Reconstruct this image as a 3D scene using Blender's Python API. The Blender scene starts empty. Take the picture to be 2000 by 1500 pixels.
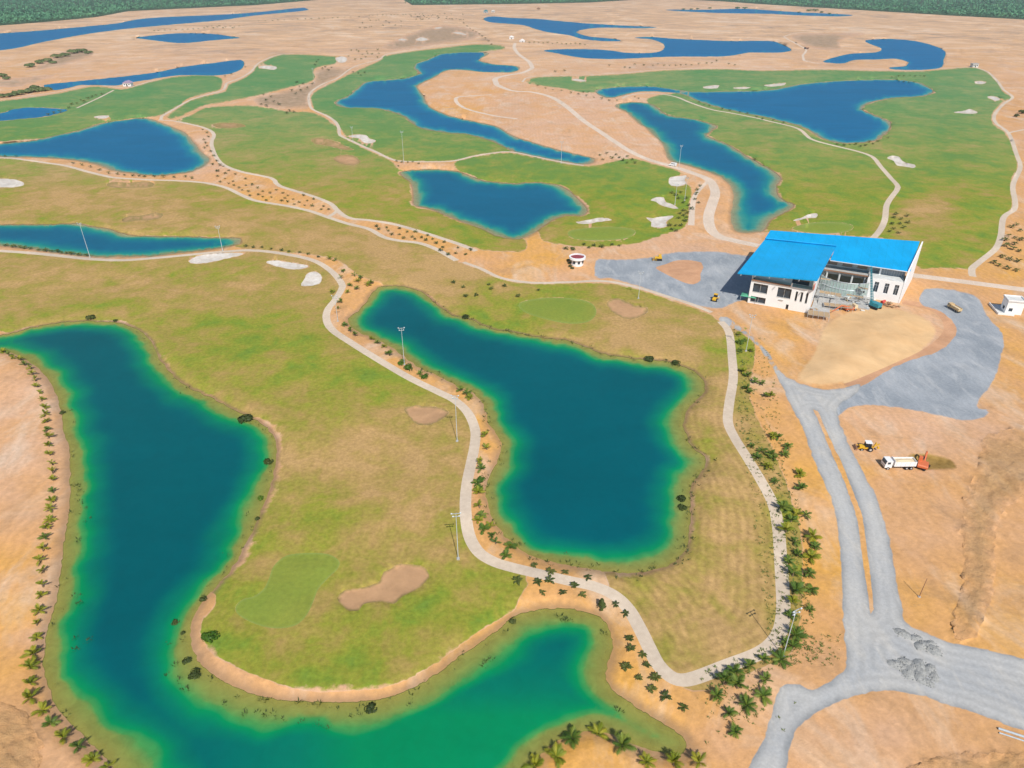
import bpy, math, random
import numpy as np
from mathutils import Vector, Matrix, kdtree
from mathutils.geometry import delaunay_2d_cdt
random.seed(7); rng = np.random.default_rng(7)
R = math.radians
scene = bpy.context.scene
COL = scene.collection

# ------------------------------------------------------------------ camera
CAM_H, FPX, TILT = 120.0, 1388.0, R(30.27)          # drone height, focal length in photo pixels, tilt below horizon
cam_d = bpy.data.cameras.new('camera'); cam = bpy.data.objects.new('camera', cam_d); COL.objects.link(cam)
cam.location = (0, 0, CAM_H); cam.rotation_euler = (math.pi/2 - TILT, 0, 0)
cam_d.sensor_width = 36; cam_d.sensor_fit = 'HORIZONTAL'; cam_d.lens = FPX/2000*36
cam_d.clip_start = 1; cam_d.clip_end = 120000
scene.camera = cam
# ------------------------------------------------------------------ sky and sun
SUN_EL, SUN_AZ = R(48), R(14)                        # sun stands behind the camera, a little to the right
world = bpy.data.worlds.new('World'); scene.world = world; world.use_nodes = True
wn = world.node_tree.nodes; wl = world.node_tree.links; wn.clear()
sky = wn.new('ShaderNodeTexSky'); sky.sky_type = 'NISHITA'; sky.sun_disc = False
sky.sun_elevation = SUN_EL; sky.sun_rotation = math.pi - SUN_AZ
sky.air_density = 1.0; sky.dust_density = 0.7; sky.ozone_density = 1.5
bg = wn.new('ShaderNodeBackground'); bg.inputs['Strength'].default_value = 0.10
wo = wn.new('ShaderNodeOutputWorld'); wl.new(sky.outputs[0], bg.inputs[0]); wl.new(bg.outputs[0], wo.inputs[0])
sun_d = bpy.data.lights.new('sun', 'SUN'); sun_d.energy = 4.2; sun_d.angle = R(0.53); sun_d.color = (1.0, 0.955, 0.88)
sun = bpy.data.objects.new('sun', sun_d); COL.objects.link(sun)
sdir = Vector((math.sin(SUN_AZ)*math.cos(SUN_EL), -math.cos(SUN_AZ)*math.cos(SUN_EL), math.sin(SUN_EL)))
sun.rotation_euler = sdir.to_track_quat('Z', 'Y').to_euler(); sun.location = (0, -50, 300)
vs = scene.view_settings; vs.view_transform = 'Standard'; vs.look = 'None'; vs.exposure = 0.12; vs.gamma = 1.0
vs.use_curve_mapping = False
scene.cycles.max_bounces = 5; scene.cycles.transparent_max_bounces = 8; scene.cycles.volume_bounces = 0
scene.cycles.use_adaptive_sampling = True; scene.cycles.adaptive_threshold = 0.02
scene.cycles.use_denoising = True

# ------------------------------------------------------------------ map helpers (survey points given in photo pixels)
cT, sT = math.cos(TILT), math.sin(TILT)
def ground(px, py, h=0.0):
    x = (px-1000.0)/FPX; y = (py-750.0)/FPX
    dy = cT - y*sT; dz = -sT - y*cT
    t = (h-CAM_H)/dz
    return x*t, dy*t
def pixel(X, Y, Z=0.0):
    z = Y*cT + (CAM_H-Z)*sT; yc = (CAM_H-Z)*cT - Y*sT
    return 1000+FPX*X/z, 750+FPX*yc/z
def sinnoise(X, Y, wl_, seed=0, octv=3):
    r = np.random.default_rng(seed); out = 0; amp = 1.0; tot = 0
    for o in range(octv):
        for k in range(4):
            a = r.uniform(0, 2*math.pi); ph = r.uniform(0, 6.28); w = 2*math.pi/(wl_*r.uniform(.7, 1.4))*(2.1**o)
            out = out + amp*np.sin((X*math.cos(a)+Y*math.sin(a))*w+ph+1.3*np.sin((X*math.sin(a)-Y*math.cos(a))*w*.6+ph*2))
        tot += amp*4; amp *= .5
    return out/tot*2
def spline(pts, step=5.0, closed=True):
    P = np.array(pts, float); n = len(P); out = []
    rngi = range(n) if closed else range(n-1)
    for i in rngi:
        if closed: p0, p1, p2, p3 = P[i-1], P[i], P[(i+1) % n], P[(i+2) % n]
        else: p0, p1, p2, p3 = P[max(i-1, 0)], P[i], P[i+1], P[min(i+2, n-1)]
        m = max(1, int(np.hypot(*(p2-p1))/step))
        for t in np.arange(m)/m:
            a = 0.5*((2*p1)+(p2-p0)*t+(2*p0-5*p1+4*p2-p3)*t*t+(3*p1-p0-3*p2+p3)*t**3)
            out.append(a)
    if not closed: out.append(P[-1])
    return np.array(out)
def inside(poly, X, Y):
    c = np.zeros(X.shape, bool); x1, y1 = poly[-1]
    for x2, y2 in poly:
        if y1 != y2:
            k = ((y1 > Y) != (y2 > Y)) & (X < (x2-x1)*(Y-y1)/(y2-y1)+x1)
            c ^= k
        x1, y1 = x2, y2
    return c
def band(pts, width, step=6.0):
    """a strip of constant real width (metres) along a centre line surveyed in pixels -> outline in pixels"""
    c = spline(pts, step, False)
    W = np.array([ground(x, y) for x, y in c]); d = np.gradient(W, axis=0); d /= np.maximum(np.hypot(d[:, 0], d[:, 1]), 1e-9)[:, None]
    wv = np.array(width if hasattr(width, '__len__') else [width]*2, float)
    wd = np.interp(np.linspace(0, 1, len(c)), np.linspace(0, 1, len(wv)), wv)[:, None]
    nrm = np.stack([-d[:, 1], d[:, 0]], 1)
    L = W+nrm*wd/2; Rr = W-nrm*wd/2
    return np.array([pixel(*p) for p in L]+[pixel(*p) for p in Rr[::-1]])

# ------------------------------------------------------------------ survey: ponds
PONDS = dict(
west_lake=[(-90,668),(-40,664),(0,655),(30,648),(60,640),(100,632),(150,627),(200,628),(235,631),(262,640),(280,650),(295,667),(303,685),(315,705),(335,730),(360,752),(395,768),(420,780),(445,793),(470,806),(495,818),(512,828),(527,842),(538,858),(541,878),(539,905),(534,930),(526,955),(514,988),(502,1015),(489,1045),(464,1093),(428,1140),(394,1176),(378,1205),(372,1235),(374,1262),(384,1285),(402,1306),(432,1328),(470,1346),(505,1358),(540,1366),(580,1369),(640,1371),(700,1370),(750,1363),(790,1350),(830,1330),(870,1303),(905,1277),(940,1253),(975,1228),(1000,1207),(1025,1196),(1060,1190),(1100,1188),(1130,1192),(1160,1200),(1180,1212),(1190,1230),(1196,1250),(1195,1275),(1187,1300),(1183,1320),(1190,1340),(1205,1355),(1230,1372),(1260,1392),(1290,1410),(1312,1423),(1332,1438),(1341,1455),(1334,1472),(1310,1474),(1275,1466),(1240,1455),(1212,1442),(1185,1432),(1160,1428),(1125,1432),(1095,1445),(1070,1462),(1045,1484),(1025,1507),(1000,1545),(960,1640),(900,1760),(560,1760),(380,1680),(290,1590),(225,1503),(195,1470),(175,1450),(155,1430),(135,1410),(118,1390),(105,1372),(97,1350),(90,1325),(85,1300),(87,1275),(90,1250),(93,1225),(100,1205),(108,1180),(114,1150),(118,1120),(121,1090),(126,1050),(132,1015),(137,975),(137,925),(135,875),(125,845),(120,812),(112,775),(100,750),(80,725),(62,710),(40,697),(15,688),(-40,686)],
center_lake=[(745,559),(782,559),(800,562),(822,569),(837,580),(850,592),(870,605),(882,615),(910,620),(937,632),(962,642),(1000,647),(1037,655),(1075,661),(1105,664),(1137,675),(1175,689),(1212,696),(1250,701),(1300,705),(1332,715),(1355,725),(1375,745),(1377,762),(1365,777),(1345,797),(1335,825),(1342,857),(1350,870),(1362,880),(1375,890),(1380,902),(1372,920),(1355,940),(1349,957),(1349,1000),(1347,1037),(1342,1067),(1327,1087),(1310,1102),(1282,1112),(1250,1118),(1210,1119),(1175,1115),(1140,1109),(1100,1102),(1062,1094),(1032,1082),(1012,1070),(992,1052),(975,1033),(960,1010),(950,975),(947,950),(962,920),(975,890),(980,870),(972,850),(955,827),(947,800),(935,777),(920,765),(898,755),(875,745),(850,732),(825,722),(807,710),(787,695),(762,677),(737,665),(707,652),(690,642),(680,627),(685,617),(700,607),(717,587),(730,570)],
kidney_pond=[(782,337),(812,332),(850,331),(887,334),(912,342),(937,350),(962,355),(1000,358),(1050,357),(1087,361),(1107,370),(1125,385),(1142,402),(1147,412),(1137,421),(1107,421),(1085,427),(1062,440),(1042,455),(1020,465),(1000,466),(972,461),(937,445),(900,432),(862,417),(830,405),(810,400),(807,385),(807,367),(797,352)],
left_mid_lake=[(-100,297),(0,281),(62,275),(112,264),(150,256),(190,243),(230,236),(270,231),(295,233),(337,249),(362,260),(380,280),(395,298),(409,310),(403,322),(375,335),(350,339),(300,343),(250,337),(220,333),(205,327),(175,318),(137,312),(100,309),(50,307),(0,306)],
left_near_pond=[(-80,452),(0,439),(75,439),(150,437),(175,442),(212,447),(237,456),(275,461),(350,462),(425,464),(468,465),(467,475),(445,482),(375,492),(325,497),(287,501),(200,502),(150,498),(100,492),(50,485),(0,480),(-60,472)],
river=[(875,104),(915,102),(955,104),(935,117),(962,125),(1000,128),(1015,132),(1002,141),(950,141),(890,136),(865,140),(850,150),(825,162),(815,170),(827,187),(837,207),(862,220),(900,232),(950,242),(975,250),(1000,265),(1037,277),(1087,292),(1137,304),(1162,310),(1160,317),(1135,321),(1105,316),(1070,310),(1025,301),(1000,294),(975,282),(950,272),(912,262),(875,259),(825,251),(800,236),(782,224),(737,212),(675,210),(655,200),(680,187),(700,172),(717,160),(762,156),(800,151),(822,142),(810,135),(812,125),(835,117),(857,107)],
east_lake=[(1162,177),(1187,172),(1225,169),(1275,169),(1300,172),(1350,179),(1400,179),(1500,176),(1562,165),(1625,159),(1700,156),(1750,156),(1787,160),(1807,167),(1822,177),(1815,185),(1787,189),(1750,191),(1712,197),(1690,205),(1685,215),(1700,222),(1725,232),(1740,240),(1737,252),(1725,265),(1707,275),(1675,279),(1637,279),(1612,273),(1595,264),(1580,254),(1550,243),(1500,230),(1475,225),(1425,215),(1387,205),(1362,196),(1332,184),(1287,179),(1250,179),(1225,184),(1200,190),(1180,190)],
east_channel=[(1202,207),(1217,201),(1250,200),(1275,205),(1295,220),(1312,227),(1350,232),(1382,240),(1400,246),(1392,254),(1381,262),(1390,270),(1425,284),(1462,307),(1500,328),(1515,337),(1525,350),(1517,362),(1520,380),(1532,392),(1550,400),(1537,412),(1512,425),(1500,437),(1490,450),(1462,455),(1440,452),(1430,440),(1427,420),(1432,395),(1432,375),(1422,357),(1400,342),(1370,331),(1337,322),(1312,315),(1302,305),(1295,282),(1280,267),(1262,250),(1247,240),(1225,220)],
far_west_lake=[(-140,74),(0,65),(75,60),(175,51),(225,46),(275,37),(350,32),(425,29),(500,24),(550,19),(595,15),(603,19),(575,23),(500,30),(425,40),(325,49),(250,56),(187,64),(137,72),(75,84),(25,95),(-60,104),(-160,108)],
far_oval_pond=[(265,74),(300,69),(350,65),(412,66),(450,71),(467,74),(412,79),(362,84),(325,82),(287,77)],
far_strip_pond=[(470,117),(425,122),(362,130),(300,142),(225,151),(150,159),(87,166),(107,176),(140,170),(160,166),(225,167),(250,162),(300,154),(350,147),(425,147),(462,140),(477,127)],
left_edge_pond=[(-90,226),(0,221),(25,214),(62,210),(112,212),(132,215),(112,222),(75,229),(0,236),(-80,242)],
far_hook_lake=[(945,36),(962,32),(1000,35),(1050,37),(1125,44),(1200,49),(1280,53),(1250,55),(1175,54),(1132,59),(1125,63),(1150,71),(1200,76),(1212,80),(1175,80),(1137,76),(1112,69),(1062,61),(1025,50),(1000,47),(955,43)],
far_comma_lake=[(1062,99),(1100,96),(1175,97),(1225,103),(1275,103),(1295,97),(1296,86),(1272,77),(1240,74),(1270,72),(1325,76),(1425,80),(1500,80),(1525,86),(1546,97),(1530,102),(1500,103),(1462,103),(1412,110),(1300,111),(1212,115),(1150,114),(1112,109),(1087,104)],
far_east_pond=[(1607,120),(1630,112),(1662,105),(1712,102),(1722,95),(1700,86),(1690,79),(1737,76),(1787,80),(1825,90),(1847,102),(1842,117),(1840,130),(1812,136),(1750,136),(1737,132),(1770,129),(1775,122),(1750,115),(1712,116),(1670,117),(1645,124),(1612,122)],
far_thin_pond=[(1300,19),(1375,19),(1450,17),(1500,20),(1562,24),(1662,29),(1637,32),(1562,30),(1500,27),(1425,26),(1350,23)],
)
# shelf width (m), slope beyond, share of sky-reflection blue painted into the water colour
POND_PAR = dict(west_lake=(2.5,.72,0), center_lake=(2.6,.72,.05), kidney_pond=(4.0,.7,.5), left_mid_lake=(5,.6,.75), left_near_pond=(3.0,.7,.45), river=(4,.7,.8), east_lake=(5,.7,.85), east_channel=(5,.6,.6))
# ------------------------------------------------------------------ survey: fairways
GRASS = [
[(-160,482),(0,490),(60,494),(110,499),(180,506),(240,508),(300,504),(375,497),(430,492),(490,489),(550,495),(610,508),(645,528),(667,553),(667,565),(655,585),(640,605),(638,625),(650,645),(690,672),(740,703),(800,738),(855,765),(890,783),(915,808),(928,840),(927,870),(920,905),(912,945),(909,985),(912,1025),(920,1055),(937,1080),(965,1097),(1000,1108),(1026,1118),(1030,1140),(1018,1160),(1006,1190),(975,1210),(930,1238),(890,1268),(850,1297),(800,1325),(750,1343),(690,1349),(640,1352),(600,1350),(555,1340),(520,1328),(480,1312),(440,1293),(415,1278),(400,1260),(392,1240),(395,1210),(420,1170),(380,1100),(440,950),(440,850),(300,750),(200,660),(30,652),(-40,640),(-160,630)],
[(-160,312),(0,309),(40,311),(90,318),(130,324),(170,335),(208,344),(225,347),(290,351),(350,353),(400,357),(440,366),(470,380),(500,392),(560,402),(605,412),(640,424),(680,437),(720,447),(750,463),(780,470),(820,475),(855,488),(890,508),(930,522),(965,540),(1000,549),(1040,553),(1100,553),(1180,552),(1240,563),(1300,582),(1360,602),(1400,622),(1422,650),(1430,700),(1432,740),(1424,790),(1422,825),(1435,855),(1460,895),(1487,940),(1510,985),(1520,1030),(1524,1080),(1528,1140),(1530,1190),(1525,1228),(1510,1255),(1480,1277),(1420,1300),(1360,1323),(1330,1328),(1308,1320),(1285,1297),(1268,1265),(1250,1228),(1228,1190),(1200,1163),(1186,1140),(1180,1118),(1150,1090),(1050,1000),(1000,800),(900,700),(740,600),(748,558),(722,548),(700,540),(680,524),(655,508),(620,500),(560,494),(490,489),(475,486),(430,480),(300,485),(100,470),(-160,462)],
[(345,236),(400,250),(418,264),(413,283),(430,318),(470,335),(530,348),(546,363),(610,383),(647,398),(661,413),(683,426),(770,438),(830,455),(900,478),(950,490),(1015,492),(1030,478),(1000,450),(850,380),(815,350),(800,338),(776,326),(762,312),(712,289),(663,262),(655,245),(615,220),(560,216),(500,206),(440,206),(400,210),(372,224)],
[(885,318),(925,306),(962,300),(1000,298),(1080,314),(1150,323),(1230,309),(1280,320),(1330,335),(1345,355),(1352,375),(1347,400),(1347,425),(1337,445),(1310,455),(1280,465),(1250,475),(1200,481),(1150,484),(1090,478),(1060,470),(1050,455),(1000,420),(930,372),(900,340)],
[(606,190),(612,180),(660,155),(690,140),(740,118),(755,108),(800,100),(850,94),(925,86),(985,88),(988,96),(960,100),(900,110),(860,130),(760,180),(800,210),(880,240),(975,270),(1000,290),(1000,297),(962,299),(925,305),(887,314),(850,316),(787,315),(762,310),(735,297),(712,287),(680,272),(663,250),(640,227),(615,216)],
[(322,230),(345,212),(372,196),(405,186),(440,177),(445,165),(475,152),(495,138),(505,125),(540,108),(580,105),(640,108),(668,112),(655,125),(615,135),(612,158),(560,173),(500,188),(440,200),(400,207),(370,220),(345,231)],
[(-160,206),(0,196),(60,189),(120,180),(165,170),(190,168),(240,173),(262,168),(300,158),(350,148),(425,148),(435,165),(432,175),(400,184),(368,194),(340,212),(313,226),(290,230),(230,238),(190,246),(110,268),(0,278),(-160,292)],
[(1026,158),(1035,153),(1060,149),(1150,147),(1225,143),(1290,137),(1400,134),(1500,137),(1600,135),(1740,138),(1800,138),(1850,134),(1903,131),(1930,142),(1950,162),(1958,176),(1975,190),(1955,203),(1938,225),(1942,242),(1962,257),(1972,272),(1982,300),(1988,325),(1978,345),(1974,365),(1978,395),(1974,412),(1957,427),(1951,460),(1942,485),(1912,510),(1894,525),(1850,524),(1790,522),(1760,480),(1710,464),(1650,462),(1500,455),(1470,445),(1500,400),(1480,350),(1420,290),(1340,240),(1280,215),(1262,196),(1280,186),(1320,180),(1260,174),(1180,180),(1140,182),(1100,174),(1060,169),(1032,164)],
]
GRASS.append([(1424,640),(1432,632),(1470,650),(1474,700),(1466,760),(1474,800),(1500,855),(1528,920),(1548,975),(1566,1050),(1568,1130),(1562,1220),(1545,1275),(1500,1300),(1440,1325),(1400,1345),(1350,1350),(1335,1332),(1420,1302),(1480,1278),(1510,1255),(1525,1228),(1530,1190),(1528,1140),(1524,1080),(1520,1030),(1510,985),(1487,940),(1460,895),(1435,855),(1422,825),(1424,790),(1432,740),(1430,700)])
GREENS = [[(560,1085),(600,1080),(640,1082),(662,1095),(660,1110),(640,1130),(622,1150),(612,1175),(600,1200),(580,1220),(550,1227),(520,1225),(490,1215),(465,1200),(460,1185),(475,1170),(495,1165),(515,1150),(525,1130),(535,1105)],
 [(1015,592),(1060,582),(1120,583),(1155,592),(1165,610),(1150,628),(1110,632),(1060,622),(1022,608)],
 [(1110,452),(1150,445),(1200,443),(1240,450),(1225,465),(1170,470),(1120,466)],
 [(1548,447),(1580,436),(1630,434),(1665,440),(1655,452),(1600,456)]]
BUNK_BROWN = [[(782,1101),(825,1106),(835,1117),(837,1127),(820,1147),(782,1167),(770,1179),(740,1175),(712,1180),(700,1192),(680,1192),(665,1180),(660,1167),(675,1152),(712,1147),(740,1135),(750,1117),(770,1107)],
 [(790,797),(815,792),(850,795),(872,800),(876,808),(860,820),(840,830),(815,828),(797,812)],
 [(208,360),(225,355),(250,357),(285,354),(302,360),(290,366),(250,367),(220,366)],
 [(238,430),(250,422),(275,421),(300,416),(318,417),(315,425),(290,430),(265,431),(245,434)],
 [(608,272),(630,270),(660,278),(680,288),(690,292),(670,292),(640,285),(615,281)],
 [(651,310),(665,303),(685,303),(700,310),(704,317),(690,323),(665,320)],
 [(1185,592),(1205,582),(1235,595),(1265,602),(1262,612),(1240,622),(1215,620),(1195,608)],
 [(415,243),(440,240),(470,242),(480,247),(450,250),(425,249)]]
BUNK_WHITE = [[(369,510),(385,500),(420,495),(472,494),(465,500),(440,505),(420,510),(390,515),(372,514)],
 [(520,512),(540,509),(580,515),(601,519),(595,524),(570,526),(540,520)],
 [(600,535),(615,530),(627,538),(627,550),(615,557),(595,559),(587,556),(595,545)],
 [(-25,352),(10,349),(35,352),(47,358),(40,364),(10,366),(-25,364)],
 [(680,267),(695,263),(715,264),(722,271),(734,274),(728,279),(712,279),(700,270)],
 [(1308,347),(1325,344),(1341,343),(1337,352),(1340,358),(1325,364),(1308,361)],
 [(1271,391),(1283,385),(1297,386),(1300,394),(1313,399),(1325,407),(1310,406),(1292,401),(1280,394)],
 [(1262,425),(1275,426),(1300,422),(1315,422),(1305,430),(1301,435),(1303,441),(1290,445),(1272,442),(1273,435)],
 [(1125,434),(1150,429),(1175,425),(1195,429),(1180,432),(1165,434),(1150,437),(1130,437)],
 [(1549,430),(1570,423),(1585,417),(1597,418),(1594,425),(1575,426),(1558,431)],
 [(1733,309),(1742,304),(1757,307),(1765,316),(1787,322),(1785,328),(1765,325),(1752,323),(1745,314)],
 [(1373,170),(1390,167),(1405,167),(1402,172),(1380,173)],[(1432,172),(1450,170),(1466,171),(1450,174)],[(1492,167),(1510,164),(1535,162),(1532,166),(1510,169)],
 [(1903,160),(1912,158),(1926,161),(1918,164),(1905,163)],[(1928,189),(1940,188),(1953,193),(1945,197),(1935,193)],[(1863,219),(1885,216),(1893,213),(1909,219),(1900,222),(1875,221)],
 [(505,131),(520,128),(540,131),(536,136),(515,134)],[(1117,156),(1130,154),(1145,158),(1132,159)],[(183,228),(196,226),(213,226),(208,231),(192,231)],
 [(655,114),(668,110),(678,114),(674,121),(662,122)],[(812,78),(823,73),(836,77),(825,80)],[(777,78),(786,75),(795,78),(786,79)],[(884,64),(898,63),(912,68),(900,67)],[(848,55),(855,53),(864,53),(856,56)]]
# ------------------------------------------------------------------ survey: paths and roads
PATHS = [
 ([(-160,480),(-60,487),(0,490),(60,494),(110,499),(180,506),(240,508),(300,504),(375,497),(430,492),(490,489),(550,495),(610,508),(645,528),(667,553),(667,565),(655,585),(640,605),(638,625),(650,645),(690,672),(740,703),(800,738),(855,765),(890,783),(915,808),(928,840),(927,870),(920,905),(912,945),(909,985),(912,1025),(920,1055),(937,1080),(965,1097),(1000,1108),(1050,1120),(1110,1134),(1160,1145),(1200,1163),(1228,1190),(1250,1228),(1268,1265),(1285,1297),(1308,1320),(1330,1328),(1360,1323),(1420,1300),(1480,1277),(1510,1255),(1525,1228),(1530,1190),(1528,1140),(1524,1080),(1520,1030),(1510,985),(1487,940),(1460,895),(1435,855),(1422,825),(1424,790),(1432,740),(1430,700),(1424,650),(1408,628)], 3.0),
 ([(-160,308),(0,308),(40,311),(90,318),(130,324),(170,335),(208,344),(225,347),(290,351),(350,353),(400,357),(440,366),(470,380),(500,392),(560,402),(605,412),(640,424),(680,437),(720,447),(750,463),(780,470),(820,475),(855,488),(892,509)], 3.0),
 ([(575,104),(540,108),(505,123),(492,138),(472,151),(442,163),(438,174),(405,185),(370,196),(340,213),(316,227),(314,234),(345,237),(400,250),(418,263),(413,282),(430,317),(470,335),(530,348),(546,363),(610,383),(646,398),(661,413),(683,426),(720,430),(770,438),(830,455),(870,468),(900,478),(930,490)], 3.0),
 ([(640,424),(652,417),(661,410)], 2.6),
 ([(992,86),(925,84),(850,92),(800,99),(755,106),(740,116),(700,127),(680,137),(660,152),(630,164),(610,177),(603,188),(606,208),(615,216),(640,227),(657,240),(662,252),(664,264),(680,272),(712,287),(735,297),(762,310),(787,315),(850,316),(887,314),(925,305),(962,299),(1000,297),(1070,311),(1110,319),(1140,323)], 2.8),
 ([(1215,192),(1225,187),(1250,183),(1285,183),(1320,189),(1350,201),(1390,214),(1430,221),(1480,231),(1500,236),(1550,248),(1568,257),(1580,269),(1600,277),(1640,287),(1680,297),(1705,307),(1720,325),(1740,348),(1754,365),(1745,380),(1732,400),(1728,430),(1717,452),(1700,470)], 3.2),
 ([(1903,131),(1930,141),(1950,161),(1960,175),(1978,190),(1960,203),(1942,225),(1945,240),(1965,255),(1975,270),(1985,300),(1993,325),(1985,345),(1978,365),(1983,395),(1980,410),(1960,425),(1955,460),(1945,485),(1915,510),(1898,525),(1900,540)], 3.0),
 ([(1968,260),(1985,256),(2040,246)], 2.6),
 ([(1020,160),(1026,153),(1060,148),(1150,146),(1225,142),(1290,136),(1400,133),(1500,136),(1600,134),(1740,137),(1780,138),(1850,133),(1903,131)], 2.6),
 ([(-160,203),(0,194),(60,187),(120,178),(165,168),(190,166),(240,171),(262,168),(300,157)], 2.8),
 ([(222,176),(195,190),(150,211)], 2.4),
 ([(905,512),(940,525),(980,543),(1040,552),(1110,551),(1180,549),(1240,560),(1300,578),(1350,594),(1390,610)], 2.2),
]
DIRT_ROADS = [
 ([(1482,480),(1440,471),(1405,462),(1388,447),(1384,422),(1392,395),(1397,375),(1385,352),(1350,337),(1310,324),(1265,311),(1230,295),(1200,276),(1170,256),(1140,236),(1110,211),(1080,191),(1040,180),(1000,177),(970,165),(966,155),(985,148),(1020,142),(1040,132),(1035,122),(1012,105),(1004,92),(1006,84)], (6,6,6,5,6,7,6)),
 ([(1780,537),(1850,546),(1920,555),(2010,567),(2200,592)], (5.5,5.5)),
 ([(1385,352),(1368,368),(1356,385),(1352,410),(1350,440)], (2.5,3.5)),
 ([(1540,75),(1530,72),(1570,63),(1700,58),(1500,45),(1300,40)], (3,3)),
 ([(960,185),(920,187),(890,192),(905,210),(960,225),(1010,232)], (4,4)),
 ([(1533,74),(1560,88),(1575,98),(1568,108),(1570,118),(1600,124)], (3,4)),
]
RED_TRACK = [([(1762,590),(1800,596),(1835,608),(1858,632),(1855,658),(1820,688),(1760,717),(1700,742),(1660,757)], (5,6,6,5))]
ROAD = [(1440,1620),(1462,1500),(1490,1445),(1504,1400),(1522,1345),(1545,1335),(1562,1337),(1587,1346),(1612,1335),(1640,1315),(1650,1305),(1652,1275),(1647,1225),(1645,1175),(1642,1100),(1636,1037),(1631,1005),(1617,962),(1595,912),(1580,875),(1566,835),(1550,805),(1525,752),(1500,705),(1475,672),(1440,645),(1415,637),(1402,622),(1420,618),(1450,640),(1480,665),(1502,690),(1520,718),(1545,740),(1600,758),(1650,757),(1680,750),(1670,772),(1640,790),(1637,812),(1650,845),(1660,870),(1670,890),(1692,932),(1712,970),(1730,1025),(1742,1075),(1750,1125),(1760,1175),(1770,1215),(1805,1233),(1850,1252),(1900,1262),(2000,1285),(2300,1355),(2300,1520),(2000,1428),(1950,1410),(1900,1392),(1850,1377),(1800,1360),(1750,1351),(1712,1351),(1662,1362),(1620,1380),(1587,1400),(1557,1425),(1545,1457),(1537,1500),(1520,1620)]
MEDIAN = [(1588,800),(1597,803),(1605,820),(1627,870),(1640,895),(1655,932),(1672,975),(1685,1012),(1692,1062),(1700,1125),(1706,1190),(1700,1199),(1695,1157),(1685,1095),(1675,1020),(1660,970),(1640,920),(1620,875),(1600,825)]
LOTS = [[(1163,509),(1170,505),(1225,506),(1272,501),(1300,494),(1340,491),(1400,491),(1450,498),(1500,508),(1500,560),(1470,580),(1440,590),(1415,600),(1400,603),(1350,595),(1300,578),(1250,561),(1195,545),(1162,543)],
 [(1805,565),(1830,562),(1870,567),(1905,577),(1920,595),(1925,610),(1940,630),(1955,645),(1962,670),(1955,700),(1945,735),(1930,760),(1910,785),(1912,797),(1932,800),(1925,815),(1890,822),(1860,818),(1800,805),(1750,797),(1700,792),(1660,797),(1638,812),(1625,803),(1640,775),(1690,750),(1750,715),(1800,697),(1830,687),(1862,662),(1868,640),(1850,618),(1830,605),(1800,595),(1796,580)]]
LOT_ISLE = [(1281,523),(1300,516),(1320,509),(1345,508),(1370,513),(1374,522),(1368,535),(1368,548),(1355,555),(1340,553),(1320,545),(1300,535)]
MOUND = [(1556,735),(1588,690),(1608,640),(1640,615),(1690,600),(1740,599),(1800,615),(1828,640),(1822,665),(1790,690),(1730,720),(1660,746),(1600,754),(1568,748)]
SPOIL = [[(1930,850),(2060,835),(2060,930),(1960,1000),(1945,1080),(1938,1160),(1900,1245),(1862,1240),(1870,1180),(1885,1100),(1880,1040),(1890,960),(1915,900)],
 [(-60,1385),(30,1380),(65,1420),(80,1470),(60,1520),(-60,1560)],
 [(1780,1495),(1850,1475),(1950,1470),(2060,1480),(2060,1560),(1770,1540)]]
PIT = [(1772,889),(1800,884),(1830,887),(1858,897),(1869,910),(1862,918),(1820,919),(1790,918)]
SCRUB = [[(500,190),(560,176),(610,160),(617,138),(650,130),(682,138),(655,155),(612,179),(603,195),(600,212),(550,212),(505,205)],
 [(745,92),(790,70),(850,50),(900,52),(935,64),(920,78),(850,88),(780,98)],
 [(50,140),(90,120),(140,95),(180,98),(175,112),(120,128)],[(-40,160),(40,152),(110,145),(30,170)],
 [(1545,68),(1620,64),(1690,66),(1640,80),(1640,98),(1580,92)]]
FOREST = [[(-900,110),(-400,78),(-100,57),(0,50),(100,42),(190,33),(250,22),(350,17),(500,10),(560,5),(640,-2),(700,-12),(700,-30),(-900,-30)],
 [(770,-12),(798,6),(805,10),(1000,8),(1150,5),(1250,-1),(1330,-1),(1400,2),(1500,9),(1700,21),(1850,30),(2000,38),(2300,55),(2900,96),(2900,-30),(740,-30)]]
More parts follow.
